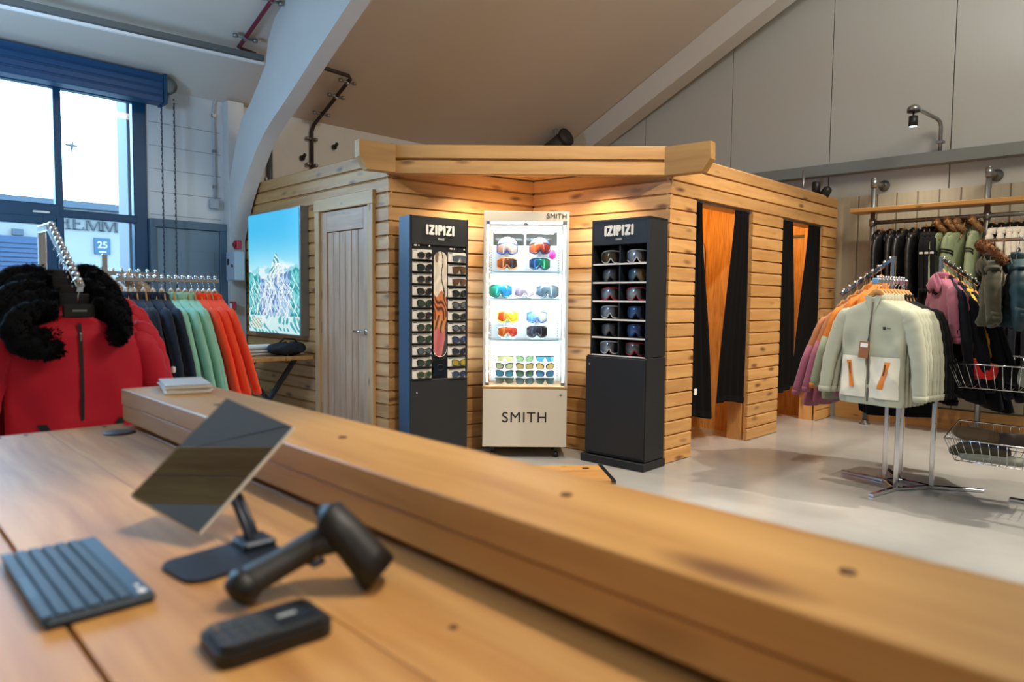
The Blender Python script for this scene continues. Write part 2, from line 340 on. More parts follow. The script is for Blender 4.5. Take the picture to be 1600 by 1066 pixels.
# ------------------------------------------------------------------ shopfront window_1
wn = bpy.data.objects.new('window_1', None); COL.objects.link(wn); wn['kind'] = 'structure'
WBN = [0]
def wbox(name, x0, x1, z0, z1, y0=YW-.02, y1=YW+.06, m=DARKBLUE):
    WBN[0] += 1; y0 -= .0013*(WBN[0] % 13); return MB().box(((x0+x1)/2, (y0+y1)/2, (z0+z1)/2), (x1-x0, y1-y0, z1-z0), bev=.006).build(name, m, wn)
wbox('frame_jamb', 2.006, 2.122, 0, 3.12); wbox('mullion', 1.390, 1.448, 0, 3.05); wbox('frame_head', -2.2, 2.12, 3.03, 3.14)
wbox('transom', -2.2, 1.42, 1.91, 2.04); wbox('transom', 1.42, 2.03, 1.93, 2.0); wbox('door_stile', 1.29, 1.392, 0, 1.95); wbox('door_rail', -.2, 1.30, 1.86, 1.93)
wbox('frame_jamb', -2.2, -2.12, 0, 3.12); wbox('mullion', -.2, -.12, 0, 3.05)
wbox('frame_sill', -2.2, 2.12, 0, .12)
wbox('name_plate', 1.22, 1.345, 1.955, 1.972, YW-.026, YW-.018, WHITE)
GL = glass('window_glass')
for (x0, x1, z0, z1) in ((-2.12, -.2, .12, 3.03), (-.12, 1.39, 2.04, 3.03), (-.12, 1.29, .12, 1.86), (1.448, 2.006, 2.0, 3.03), (1.448, 2.006, .12, 1.93)):
    MB().box(((x0+x1)/2, YW+.03, (z0+z1)/2), (x1-x0, .008, z1-z0)).build('pane', GL, wn)
wbox('outer_reveal', 2.015, 2.3, 0, 3.2, YW+.2, YW+.5, mat('rendered_reveal', (84, 82, 84), .7))
sb = thing('roller_shutter', 'dark blue roller shutter box across the top of the shopfront window', 'shutter', (.46, YW-.21, 2.995))
MB().box((0, 0, .14), (3.48, .16, .25), bev=.01).build('shutter_box', mat('dark_blue_shutter_box', (5, 58, 96), .45), sb)
for k in range(4): MB().box((0, -.082, .04+.065*k), (3.46, .01, .05), bev=.004).build('slat', mat('dark_blue_shutter_slat', (6, 64, 104), .4), sb)
MB().box((1.75, -.0, .14), (.03, .19, .27), bev=.005).build('end_plate', DARKBLUE, sb)
# chain hoist
ch = thing('chain_hoist', 'grey chain wheel and hanging hand chains at the right end of the shutter', 'hoist', (2.26, YW-.2, 3.12))
MB().lathe([(.02, -.03), (.075, -.03), (.06, 0), (.075, .03), (.02, .03)], seg=20, M=Matrix.Rotation(PI/2, 3, 'X')).build('chain_wheel', GALV, ch, (0, 0, .07))
MB().box((0, .06, .07), (.05, .06, .2), bev=.005).build('bracket', GALV, ch); MB().box((0, 0, -.06), (.13, .03, .02)).build('chain_guide', GALV, ch)
for sx in (-.06, .05):
    c = MB()
    for k in range(70): c.box((sx+.003*(k % 2), 0, -.05-.033*k), (.008 if k % 2 else .014, .014 if k % 2 else .008, .03))
    c.build('hand_chain', mat('chain_dark', (60, 72, 88), .4, .8), ch)
# grey double door set right of the window
dr = bpy.data.objects.new('door_1', None); COL.objects.link(dr); dr['kind'] = 'structure'
def dbox(name, x0, x1, z0, z1, y0, y1, m=GREYBLUE):
    WBN[0] += 1; y0 -= .0013*(WBN[0] % 7); return MB().box(((x0+x1)/2, (y0+y1)/2, (z0+z1)/2), (x1-x0, y1-y0, z1-z0), bev=.004).build(name, m, dr)
FR = mat('door_frame_blue_grey', (78, 100, 116), .5)
dbox('frame_head', 2.14, 2.86, 1.91, 1.985, YW-.07, YW-.005, FR); dbox('frame_jamb', 2.77, 2.86, 0, 1.985, YW-.07, YW-.005, FR); dbox('frame_jamb', 2.125, 2.18, 0, 1.985, YW-.07, YW-.005, FR)
dbox('door_leaf', 2.18, 2.77, 0, 1.91, YW-.05, YW-.01); dbox('inner_hatch', 2.40, 2.72, .2, 1.70, YW-.056, YW-.045); dbox('handle', 2.3, 2.33, .98, 1.1, YW-.08, YW-.05, GALV)

# ------------------------------------------------------------------ outside
struct(MB().box((1, 14, -.1), (40, 14, .1)).build('ground_outside', mat('pale_yard_concrete', (158, 154, 148), .6)))
ob = thing('warehouse_unit', 'pale warehouse across the yard seen through the shopfront window', 'building', (1, 14.3, 0))
FAC = mat('pale_cladding', (104, 100, 96), .6)
MB().box((-1, 2, 1.4), (13, 4, 2.8)).build('wall', FAC, ob); MB().box((-1, 1.9, 2.86), (13.2, 4.3, .12)).build('roof_edge', mat('grey_blue_verge', (36, 44, 54), .6), ob)
rs_ = MB().box((.406, -.03, 1.13), (2.4, .06, 2.26)).build('roller_door', mat('blue_roller_door', (6, 36, 64), .45), ob)
for k in range(16): MB().box((.406, -.07, 1.0+.078*k), (2.36, .03, .055)).build('slat', mat('blue_roller_door', (28, 104, 176), .45), rs_)
MB().box((1.26, -.02, 2.33), (.16, .1, .1)).build('door_sensor', mat('grey_blue_verge', (92, 118, 148)), ob)
sg = MB().box((2.53, -.02, 2.17), (.26, .03, .29)).build('unit_number_sign', mat('sign_blue', (6, 48, 68), .4), ob)
text('25', .17, mat('sign_white', (140, 134, 128), .5), ob, (2.53, -.04, 2.185), bold=.003, name='unit_number')
MB().box((2.53, -.037, 2.065), (.11, .003, .012)).build('small_print', WHITEP, sg)
# serif sign letters built from strokes: H E M M
def serif(ch, x, W, H, t=.035):
    b = MB()
    def st(x0, x1, z0, z1): b.box(((x0+x1)/2, 0, (z0+z1)/2), (x1-x0, .03, z1-z0))
    def sl(x0, z0, x1, z1, tk): b.prism([(x0-tk/2, -.015, z0), (x0+tk/2, -.015, z0), (x1+tk/2, -.015, z1), (x1-tk/2, -.015, z1)], (0, .03, 0))
    if ch == 'H':
        for xx in (.18, .82): st(W*xx-t/2, W*xx+t/2, 0, H); st(W*xx-t*1.3, W*xx+t*1.3, 0, .012); st(W*xx-t*1.3, W*xx+t*1.3, H-.012, H)
        st(W*.18, W*.82, H*.5-.008, H*.5+.008)
    if ch == 'E':
        st(W*.2-t/2, W*.2+t/2, 0, H); st(W*.05, W*.85, 0, .014); st(W*.05, W*.82, H-.014, H); st(W*.2, W*.62, H*.5-.007, H*.5+.007)
        sl(W*.84, 0, W*.9, H*.22, .014); sl(W*.81, H, W*.84, H*.8, .014); st(W*.6, W*.63, H*.42, H*.6)
    if ch == 'M':
        st(W*.12-.008, W*.12+.008, 0, H); st(W*.88-t/2, W*.88+t/2, 0, H); sl(W*.14, H, W*.5, 0, t); sl(W*.86, H, W*.5, 0, .016)
        for xx in (.12, .88): st(W*xx-t, W*xx+t, 0, .012)
        st(W*.04, W*.2, H-.012, H); st(W*.8, W*.97, H-.012, H)
    return b
for ch_, x, W in (('H', 1.79, .26), ('E', 2.06, .2), ('M', 2.26, .28), ('M', 2.52, .28)):
    serif(ch_, x, W, .23).build('sign_letter', mat('sign_letter_grey', (30, 32, 36), .5), ob, (x, -.02, 2.44))
wp = thing('sign_post', 'short timber post standing in the yard beyond the window', 'post', (3.05, 11, 0)); MB().box((0, 0, .62), (.1, .1, 1.24)).build('post', mat('weathered_post', (110, 100, 96), .8), wp); MB().box((0, 0, 1.27), (.14, .14, .04)).build('cap', mat('weathered_post', (110, 100, 96), .8), wp)
bd = thing('bird', 'small dark bird in flight against the white sky', 'bird', (3.029, 14.0, 3.83))
b = MB(); b.tube([(0, 0, -.1), (.0, 0, -.02), (.01, 0, .05), (.02, 0, .1)], [.006, .022, .02, .008], 6); b.prism([(0, 0, .0), (-.11, .02, .03), (-.09, 0, .05), (0, 0, .05)], (0, .006, 0)); b.prism([(0, 0, .0), (.1, .02, .02), (.08, 0, .045), (0, 0, .05)], (0, .006, 0)); b.build('bird_body', mat('bird_grey', (40, 42, 44), .8), bd)

# ------------------------------------------------------------------ services under the roof
def pipe(name, pts, r, m, label, cat, clips=(), wood_clip=None):
    t = thing(name, label, cat, pts[0]); p0 = Vector(pts[0])
    MB().tube([Vector(p)-p0 for p in pts], r, 10).build('pipe', m, t)
    for c, d in clips:
        b = MB(); b.box(Vector(c)-p0, (.03, .03, .05), bev=.004); dv = Vector(d); b.tube([Vector(c)-p0-dv, Vector(c)-p0+dv], .012, 6)
        b.lathe([(.022, -.015), (.022, .015)], Vector(c)-p0+dv, 8); b.lathe([(.022, -.015), (.022, .015)], Vector(c)-p0-dv, 8); b.build('clip', GALV, t)
    return t
pipe('red_conduit', [(2.60, 5.0, 4.10), (2.731, 5.708, 3.771), (2.68, 6.268, 3.507), (2.84, 6.283, 3.49)], .018, mat('red_brown_conduit', (112, 28, 44), .45), 'dark red conduit running down the roof lining left of the white portal rib', 'pipe', (((2.69, 6.15, 3.56), (.09, 0, 0)), ((2.735, 5.72, 3.77), (.08, 0, 0))))
pipe('black_conduit', [(3.01, 6.22, 3.53), (3.80, 6.261, 3.511), (3.841, 6.29, 3.495), (3.82, 7.0, 3.16), (3.80, 7.02, 3.08), (3.80, 7.02, 2.30)], .02, mat('dark_brown_conduit', (46, 36, 34), .5), 'dark conduit bending down roof and wall behind the timber cabin', 'pipe',
     (((3.83, 6.33, 3.47), (.08, 0, 0)), ((3.828, 6.55, 3.37), (.08, 0, 0)), ((3.823, 6.85, 3.24), (.08, 0, 0)), ((3.8, 7.02, 3.0), (.05, 0, 0)), ((3.8, 7.02, 2.72), (.05, 0, 0))))
tr = thing('cable_tray', 'long grey cable trunking crossing above the shopfront window', 'trunking', (.9, 6.15, 3.33))
MB().box((-.7, 0, .02), (5.3, .07, .05), bev=.004).build('channel', mat('trunking_grey', (96, 100, 98), .5), tr, rot=(0, -.035, 0)); MB().box((-.7, -.02, -.03), (5.3, .03, .02)).build('lower_lip', WHITE, tr, rot=(0, -.035, 0)); MB().box((-.2, -.035, .03), (.06, .012, .06)).build('joint_cover', GALV, tr)
cs = thing('switch_conduit', 'thin white conduit dropping to a switch box on the wall beside the grey door', 'conduit', (2.745, YW, 2.2))
MB().tube([(.27, -.02, 1.36), (.02, -.02, 1.0), (0, -.02, .94), (0, -.02, .03)], .011, 8).build('conduit_pipe', mat('conduit_white', (176, 178, 180), .5), cs); MB().box((-.01, -.03, -.02), (.09, .06, .1), bev=.008).build('switch_box', mat('conduit_white2', (158, 166, 172), .5), cs)
for z in (.15, .5, .85): MB().box((0, -.02, z), (.035, .03, .03)).build('clip', GALV, cs)
gp = thing('grey_pipe', 'short grey vertical pipe on the wall between portal rib and cabin roof', 'pipe', (3.314, YW-.03, 2.2)); MB().tube([(0, 0, 0), (0, 0, .62)], .03, 10).build('pipe', mat('dark_grey_pipe', (70, 74, 76), .5), gp); MB().box((.0, .01, .3), (.09, .03, .03)).build('clip', GALV, gp)
for (x, z, l) in ((4.082, 2.96, 'right of the dark conduit'), (3.691, 2.78, 'left of the dark conduit')):
    t = thing('wall_bracket', 'small dark bracket on the wall above the cabin, '+l, 'bracket', (x, YW-.02, z)); MB().box((0, 0, 0), (.05, .05, .05), bev=.01).build('plate', BLACKP, t); MB().tube([(0, -.02, 0), (0, -.06, .03)], .018, 8).build('stud', BLACKP, t)
cc = thing('cabin_roof_cable', 'black cable looped over the top of the cabin behind the fascia', 'cable', (4.4, 6.0, 2.4))
MB().tube([(-.32, 0, 0), (-.32, 0, .37), (-.30, 0, .42), (-.26, 0, .44), (.42, 0, .415), (.9, 0, .40)], .014, 8).build('cable', BLACKP, cc)
du = thing('flue_duct', 'dark round duct lying under the roof beside the far portal rib', 'duct', (7.0, 6.1, 3.50))
MB().tube([(-.08, .85, -.47), (-.02, .35, -.24), (.0, .02, -.09)], .11, 14).build('duct', mat('duct_dark', (52, 46, 40), .6), du); MB().lathe([(.125, -.02), (.125, .02)], (0, .02, -.08), 14, Matrix.Rotation(1.2, 3, 'X')).build('end_collar', mat('duct_dark2', (40, 36, 34), .6), du)
MB().box((-.01, .2, .02), (.05, .03, .36), bev=.003).build('hanger_strap', GALV, du)

hb_ = thing('reflection_board', 'unseen timber board added above the till for the brown tablet reflection', 'board', (-.68, 1.98, 2.9), math.atan2(-.8, .6))  # unseen board, added to give the tablet screen its brown reflection
for k in (-1, 1): MB().box((0, 0, 0), (2.2, .135, .03), bev=.003).build('plank', BENCH, hb_, (0, .07*k, 0))
for k in (-1, 1): MB().tube([(.8*k, 0, .015), (.8*k, 0, 3.2-.47*(.0)+2.33*.0+1.0+k*.0)], .006, 6).build('hanging_rod', GALV, hb_)
# ------------------------------------------------------------------ timber cabin (changing rooms + store)
CL = Vector((3.017, 4.41)); CR = Vector((4.516, 2.90)); CI = Vector((4.355, 4.174))
ROW = 2.39/22
cab = thing('timber_cabin', 'pine log cabin with store door, notched front and two curtained changing cubicles', 'cabin', (0, 0, 0))
plank_cache = {}
def plank_mesh(L, hgt=ROW, t=.036):
    key = (round(L, 3), round(hgt, 4), t)
    if key not in plank_cache:
        g = .005; prof = [(0, -hgt/2), (t*.45, -hgt/2), (t*.45, -hgt/2+g), (t, -hgt/2+g+.002), (t, hgt/2-.013), (t*.55, hgt/2-.001), (0, hgt/2)]
        plank_cache[key] = MB().prism([(-L/2, -y, z) for y, z in prof], (L, 0, 0)).mesh('plank')
    return plank_cache[key]
def plank(p0, p1, z, m=PINE, name='plank', parent=cab, hgt=ROW, t=.036):
    """outer face to the right-hand side... local -Y is outward; p0->p1 runs along +X"""
    p0 = Vector(p0); p1 = Vector(p1); d = p1-p0; a = math.atan2(d.y, d.x); c = (p0+p1)/2
    # face is at the given line: shift back by t
    n = Vector((math.sin(a), -math.cos(a))); c2 = c-n*t
    return put(name, plank_mesh(d.length, hgt, t), m, parent, (c2.x, c2.y, z), (0, 0, a))
def rowz(i): return ROW*(i+.5)
FAR = Vector((3.017, 7.0))
for i in range(22):                              # wall with the store door, seen from the left: runs from far end to corner
    z = rowz(i)
    if i >= 19: plank(FAR, CL, z)
    else:
        plank(FAR, (3.017, 5.46), z); plank((3.017, 4.62), CL, z)
ENDR = Vector((7.80, 2.90))
for i in range(22):                              # wall with the two cubicle openings
    z = rowz(i)
    if i >= 19: plank(CR, ENDR, z)
    else: plank(CR, (4.895, 2.9), z); plank((5.85, 2.9), (6.462, 2.9), z); plank((7.43, 2.9), ENDR, z)
for i in range(21):                              # notch walls
    plank(CL+Vector((0.0, 0)), CI, rowz(i)); plank(CI, CR, rowz(i))
# fascia: two boards across the notch, and the chamfered log ends that run past both corners
fd = (CR-CL).normalized(); fn = Vector((fd.y, -fd.x))
for z in (2.246, 2.360): plank(CL+fn*.03-fd*.01, CR+fn*.03+fd*.0, z, PINE2, 'fascia_board', hgt=.108, t=.05)
LOGW = wood('log_end_timber', (190, 144, 80), (160, 114, 56), (90, 54, 26), kthr=.09)
def log_end(p, d, L0, L1, z0, z1):
    d = Vector(d).normalized(); n = Vector((-d.y, d.x))*.05; p = Vector(p)
    poly = [(0, 0, z0), (L1, 0, z0), (L0, 0, z0+(z1-z0)*.42), (L0, 0, z1), (0, 0, z1)]
    b = MB(); b.prism(poly, (0, .09, 0)); a = math.atan2(d.y, d.x)
    return b.build('log_end', LOGW, cab, (p.x-n.x*.9, p.y-n.y*.9, 0), (0, 0, a))
log_end((4.50, 2.93), (.126, -1), .36, .30, 2.195, 2.405); log_end((3.03, 4.37), (-1, .176), .285, .22, 2.20, 2.405)
# soffit boards over the notch and cabin roof deck
for k in range(8):
    f = k/8; a = CL.lerp(CI, f+.01); b_ = CR.lerp(CI, f+.01); a2 = CL.lerp(CI, f+.12); b2 = CR.lerp(CI, f+.12)
    if f > .98: break
    MB().prism([(a.x, a.y, 2.285), (b_.x, b_.y, 2.285), (b2.x, b2.y, 2.285), (a2.x, a2.y, 2.285)], (0, 0, .016)).build('soffit_board', PINE, cab)
for k, p in enumerate(((3.62, 3.98), (4.16, 3.40), (4.02, 3.86))):
    MB().lathe([(.03, -.004), (.042, -.004), (.042, .004), (.03, .004)], (p[0], p[1], 2.281), 14).build('downlight_ring', CHROME, cab)
deck = MB(); deck.prism([(3.05, 4.42, 2.31), (4.39, 4.2, 2.31), (4.55, 2.93, 2.31), (7.8, 2.93, 2.31), (7.6, 7.0, 2.31), (3.05, 7.0, 2.31)], (0, 0, .03)); deck.build('roof_deck', OSBM, cab)
# store door
st = bpy.data.objects.new('door', None); COL.objects.link(st); st.parent = cab; st.location = (3.017, 5.04, 0); st.rotation_euler = (0, 0, -PI/2)   # local X runs towards the corner, -Y outward
OAKV = OAK
def dpart(name, x, z, dx, dz, y, dy, m=OAK, vert=True, bev=.003):
    if vert: return MB().box((0, 0, 0), (dz, dy, dx), bev=bev).build(name, m, st, (x, y, z), (0, -PI/2, 0))
    return MB().box((0, 0, 0), (dx, dy, dz), bev=bev).build(name, m, st, (x, y, z))
ARCH = wood('pine_architrave', (214, 172, 118), (192, 146, 92), (120, 74, 40), kthr=.06, vary=.06)
dpart('architrave', -.435+.02, 1.03, .075, 2.06, -.012, .03, ARCH); dpart('architrave', .435-.02, 1.03, .075, 2.06, -.012, .03, ARCH); dpart('architrave', 0, 2.045, .92, .105, -.014, .034, ARCH, False)
dpart('door_stop', -.375, 1.0, .02, 2.0, .01, .03, ARCH); dpart('door_stop', .375, 1.0, .02, 2.0, .01, .03, ARCH)
MB().box((0, .05, 1.0), (.86, .02, 2.02)).build('backing', INK, st)
dpart('stile', -.327, .995, .085, 1.98, .014, .036); dpart('stile', .327, .995, .085, 1.98, .014, .036)
dpart('rail', 0, 1.90, .57, .17, .014, .036, OAK, False); dpart('rail', 0, .12, .57, .2, .014, .036, OAK, False)
for k in range(6): dpart('door_board', -.2375+.095*k, 1.01, .091, 1.60, .02, .026)
hb = MB(); hb.lathe([(.026, -.004), (.026, .006)], (.335, -.01, .99), 14, Matrix.Rotation(PI/2, 3, 'X')); hb.tube([(.335, -.01, .99), (.335, -.05, .99), (.32, -.055, .99), (.22, -.055, .99)], .009, 8); hb.build('door_handle', CHROME, st)
for z in (.3, 1.0, 1.7): MB().box((-.375, -.004, z), (.012, .012, .1)).build('hinge', CHROME, st)
# jamb linings of the openings and chipboard inside
for x0, x1 in ((4.895, 5.85), (6.462, 7.43)):
    for x, s in ((x0, 1), (x1, -1)):
        MB().box((0, 0, 0), (2.06, .14, .02), bev=.002).build('jamb_lining', PINE, cab, (x-s*.005, 3.025, 1.03), (0, -PI/2, 0))
    MB().box((0, 0, 0), (x1-x0, .14, .02)).build('head_lining', PINE, cab, ((x0+x1)/2, 3.025, 2.062))
for (c, d) in (((6.05, 4.02, 1.15), (3.1, .02, 2.3)), ((4.62, 3.55, 1.15), (.02, .96, 2.3)), ((6.15, 3.55, 1.15), (.02, .96, 2.3)), ((6.21, 3.55, 1.15), (.02, .96, 2.3)), ((7.62, 3.55, 1.15), (.02, .96, 2.3)), ((6.1, 3.5, 2.28), (3.1, 1.1, .02))):
    MB().box((0, 0, 0), (d[2], d[1], d[0]) if d[2] > .1 else (d[0], d[1], d[2])).build('lining_panel', OSBM, cab, c, (0, -PI/2, 0) if d[2] > .1 else (0, 0, 0))
for x in (5.0, 6.7): MB().box((0, 0, 0), (1.1, .018, .09), bev=.003).build('skirting', PINE, cab, (x+.5, 4.0, .05))
MB().box((7.60, 3.22, 1.985), (.02, .36, .03), bev=.004).build('hook_rail', BLACKM, cab)
MB().tube([(7.605, 3.08, 2.06), (7.605, 3.2, 2.12), (7.605, 3.34, 2.24)], .006, 6).build('lamp_cable', BLACKM, cab)
# mirror inside the first cubicle
mr = thing('arched_mirror', 'tall arched mirror with thin pale frame inside the nearer cubicle', 'mirror', (6.115, 3.72, .14), -PI/2)
pts = [(-.19, 0, 0), (-.19, 0, 1.6)]+[(-.19*math.cos(PI*k/10), 0, 1.6+.19*math.sin(PI*k/10)) for k in range(1, 10)]+[(.19, 0, 1.6), (.19, 0, 0)]
MB().tube([(p[0], p[1], p[2]) for p in pts], .012, 8, closed=True).build('frame', mat('pale_frame', (200, 176, 150), .4), mr)
MB().prism([(p[0], .004, p[2]) for p in pts], (0, .006, 0)).build('glass', mat('mirror_glass', (230, 232, 232), .03, 1), mr)
# curtains
CURT = mat('black_curtain_cloth', (14, 12, 12), .95, spec=.12, bump=.1, bscale=300)
def curtain(x0t, x1t, x0b, x1b, zb, label, y=2.932, waves=4, zt=2.05):
    t = thing('curtain', label, 'curtain', ((x0t+x1t)/2, y, zt), 0, 'black curtains of the changing cubicles'); cx = (x0t+x1t)/2
    ph = random.random()*6
    def fn(u, v):
        e = v*v*(3-2*v)*.6+v*.4
        x = (x0t+(x1t-x0t)*u)*(1-e)+(x0b+(x1b-x0b)*u)*e
        return Vector((x-cx, (.013+.006*v)*math.sin(u*waves*2*PI+ph+.5*math.sin(v*3))+.005*math.sin(u*9+v*5), -(zt-zb)*v+.03*math.sin(u*3+ph)*v))
    solid(MB().grid(fn, waves*10, 24).build('cloth', CURT, t), .003)
    hm = MB().grid(lambda u, v: fn(u, .965+.03*v)+Vector((0, -.005, 0)), waves*10, 1).build('hem', mat('curtain_hem', (20, 19, 20), .95, spec=.1), t)
    for k in range(4): MB().tube([Vector((x0t-cx+(x1t-x0t)*(k+.5)/4, .012*math.cos(an), .015+.016*math.sin(an))) for an in [2*PI*q/8 for q in range(8)]], .003, 5, closed=True).build('ring', GALV, t)
    return t
c1 = curtain(4.91, 5.04, 4.905, 5.30, .30, 'narrow black curtain at the left side of the nearer cubicle opening', waves=3)
MB().box((-.06, -.05, -1.52), (.035, .006, .05)).build('care_label', WHITEP, c1)
curtain(5.61, 5.845, 5.37, 5.845, .36, 'wide black curtain at the right side of the nearer cubicle opening', waves=4)
curtain(6.47, 6.74, 6.47, 6.86, .40, 'narrow black curtain at the left side of the farther cubicle opening', waves=3)
curtain(7.15, 7.42, 6.86, 7.42, .40, 'wide black curtain at the right side of the farther cubicle opening', waves=4)
for x0, x1, nm in ((4.90, 5.845, 'nearer'), (6.467, 7.425, 'farther')):
    t = thing('curtain_rail', 'thin metal curtain rail across the %s cubicle opening' % nm, 'rail', (x0, 2.935, 2.058)); MB().tube([(0, 0, 0), (x1-x0, 0, 0)], .009, 8).build('rail', GALV, t)
    for e in (0, x1-x0): MB().lathe([(.02, -.004), (.02, .004)], (e, 0, 0), 10, Matrix.Rotation(PI/2, 3, 'Y')).build('end_socket', GALV, t)
# spot heads standing on the far end of the cabin roof
t = thing('roof_spotlight', 'black cylinder spotlight on top of the far end of the cabin', 'spotlight', (7.5, 3.02, 2.345)); MB().tube([(0, 0, 0), (0, 0, .08)], .014, 8).build('stem', BLACKP, t); MB().lathe([(.035, .07), (.042, .075), (.042, .19), (.03, .2)], seg=14).build('lamp_head', BLACKP, t)
t = thing('roof_spotlight', 'tilted black spotlight at the very end of the cabin roof', 'spotlight', (7.5, 2.93, 2.345)); MB().tube([(0, 0, 0), (0, 0, .05)], .014, 8).build('stem', BLACKP, t); MB().lathe([(.02, .0), (.05, .02), (.045, .1), (.02, .12)], (0, .02, .03), 12, Matrix.Rotation(.6, 3, 'X')).build('lamp_head', BLACKP, t)
t = thing('thin_pole', 'thin grey conduit rising behind the far end of the cabin roof', 'pole', (7.6, 3.2, 2.34)); MB().tube([(0, 0, 0), (0, 0, .36)], .014, 8).build('pole', GALV, t); MB().box((0, 0, .01), (.05, .05, .02)).build('foot_plate', GALV, t)

# ------------------------------------------------------------------ counter in the foreground
DZ = .87; BZ = .98
ct = thing('shop_counter', 'heavy timber shop counter in the foreground with raised front ledge', 'counter', (.2, 1.2, 0))
MB().box((-.05, -.3+.0, DZ-.055), (.80, 2.74, .012)).build('seam_shade_sheet', mat('dark_gap', (30, 20, 12), .9), ct, (0, -.0, 0)).location = (0, -.02, 0)  # dark sheet added under the boards so their seams look shaded
def desk_board(x0, x1, y0=-.5, y1=2.28): return MB().box((0, 0, 0), (y1-y0, x1-x0-(.006 if abs(x1-.182) < .01 else .0015), .045), bev=.0008).build('desk_board', BENCH, ct, ((x0+x1)/2-.2-(.0022 if abs(x1-.182) < .01 else 0), (y0+y1)/2-1.2, DZ-.0225), (0, 0, PI/2))
for a, b_ in ((-.30, -.06), (-.06, .182), (.182, .412), (.412, .605)): desk_board(a, b_)
for z, x0, x1 in ((BZ-.0235, .594, .8175), (BZ-.0715, .597, .8175), (BZ-.1335, .606, .8175)):
    MB().box((0, 0, 0), (2.74, x1-x0, .0455), bev=.002).build('ledge_beam', BAR, ct, ((x0+x1)/2-.2, -.5+1.37-1.2, z), (0, 0, PI/2))
for k in range(8): MB().box((0, 0, 0), (2.7, .03, .102), bev=.003).build('front_board', BAR, ct, (.78-.2, .85-1.2, .06+.105*k), (0, 0, PI/2))
MB().box((-.1, .95, .41), (.8, .04, .82), bev=.003).build('end_panel', BENCH, ct); MB().box((-.1, -1.5, .41), (.8, .04, .82), bev=.003).build('end_panel', BENCH, ct)
for x, y in ((.30, 2.25), (.36, 2.25), (.55, 2.25), (.22, 2.25)): MB().lathe([(.006, 0), (.006, .0015)], (x-.2, y-1.2, DZ), 10).build('screw_head', mat('dark_screw', (70, 50, 34), .5), ct)
for x, y, z, r in ((.70, 1.18, BZ, .009), (.72, .62, BZ, .009), (.72, .245, BZ, .009), (.68, 1.75, BZ, .009), (.75, 2.0, BZ, .009), (.52, 1.0, DZ, .006), (.5, .6, DZ, .006)): MB().lathe([(r, 0), (r*.8, .0015)], (x-.2, y-1.2, z), 10).build('screw_plug', mat('dark_plug', (96, 56, 26), .5), ct)
MB().lathe([(.041, 0), (.041, .003), (.036, .005), (.0, .0055)], (.555-.2, 2.12-1.2, DZ), 24).build('cable_grommet', mat('grommet_dark', (44, 40, 38), .5), ct)
# keyboard
kb = thing('keyboard', 'thin dark slate keyboard lying at the left edge of the counter', 'keyboard', (.2155, 1.045, DZ))
SL = mat('slate_blue_plastic', (28, 46, 62), .6); KEYM = mat('slate_key', (36, 58, 78), .55)
MB().box((0, 0, .006), (.118, .278, .012), bev=.004).build('case', SL, kb)
MB().box((.046, 0, .0125), (.022, .272, .003), bev=.001).build('top_strip', mat('slate_strip', (42, 68, 92), .55), kb)
km = None
for r in range(6):
    widths = [1]*14 if r < 5 else [1, 1, 1.2, 5.2, 1.2, 1, 1, 1, 1.4]
    tot = sum(widths); y = -.134; x = .026-.0162*r
    for wd in widths:
        L = .268*wd/tot; MB().box((0, 0, 0), (.0132, L-.0022, .004), bev=.0012).build('key', KEYM, kb, (x, y+L/2, .0142)); y += L
lg = MB(); lg.box((.046, -.125, .0143), (.008, .012, .0008)); lg.box((.046, -.105, .0143), (.004, .008, .0008)); lg.build('printed_marks', WHITEP, kb)
# tablet on its stand
TLc, TRc, BRc, BLc = Vector((.528, 1.311, 1.061)), Vector((.584, 1.15, 1.02)), Vector((.405, 1.126, .868)), Vector((.349, 1.287, .909))
s_ = .94; TLc, TRc, BRc, BLc = [Vector((0, 0, 1.25))+(p-Vector((0, 0, 1.25)))*s_ for p in (TLc, TRc, BRc, BLc)]
cen = (TLc+TRc+BRc+BLc)/4; ex = (TRc-TLc).normalized(); ey = (TLc-BLc).normalized(); en = ex.cross(ey).normalized(); ey = en.cross(ex)
Wt = (TRc-TLc).length; Ht = (TLc-BLc).length
tb = thing('tablet', 'white-edged tablet with dark reflective screen tilted on a stand', 'tablet', tuple(cen), rot=Matrix((ex, ey, en)).transposed().to_euler())
MB().box((0, 0, -.005), (Wt, Ht, .009), bev=.0035).build('back_shell', mat('tablet_shell', (214, 206, 194), .3), tb)
MB().box((0, 0, 0), (Wt-.004, Ht-.004, .0016), bev=.0007).build('screen', mat('dark_glass_screen', (156, 166, 178), .03, 1), tb)
MB().box((-Wt/2+.0005, Ht*.0, -.004), (.003, .05, .004), bev=.001).build('side_button', GALV, tb)
sd = thing('tablet_stand', 'dark folding stand with rounded flat foot under the tablet', 'stand', (.39, .98, DZ))
DK = mat('dark_blue_grey_metal', (36, 44, 58), .4, .3)
def rrect(w, h, r, n=5): return [(sx*(w/2-r)+r*math.cos(a), sy*(h/2-r)+r*math.sin(a)) for sx, sy, a0 in ((1, 1, 0), (-1, 1, PI/2), (-1, -1, PI), (1, -1, 1.5*PI)) for a in [a0+PI/2*k/n for k in range(n+1)]]
MB().prism([(x, y, 0) for x, y in rrect(.15, .105, .025)], (0, 0, .006)).build('foot', DK, sd, (.0, 0, 0), (0, 0, .10))
ar = MB(); back = cen-en*.016-Vector((.39, .98, DZ)); hinge = Vector((.052, .022, .012))
for sx in (-.015, .015):
    o = Vector((sx*.6, sx*.9, 0)); ar.tube([hinge+o, hinge.lerp(back, .5)+o+Vector((.006, 0, -.004)), back+o], .0065, 8)
ar.box(hinge+Vector((0, 0, -.002)), (.05, .05, .016), bev=.004); ar.build('arm', DK, sd)
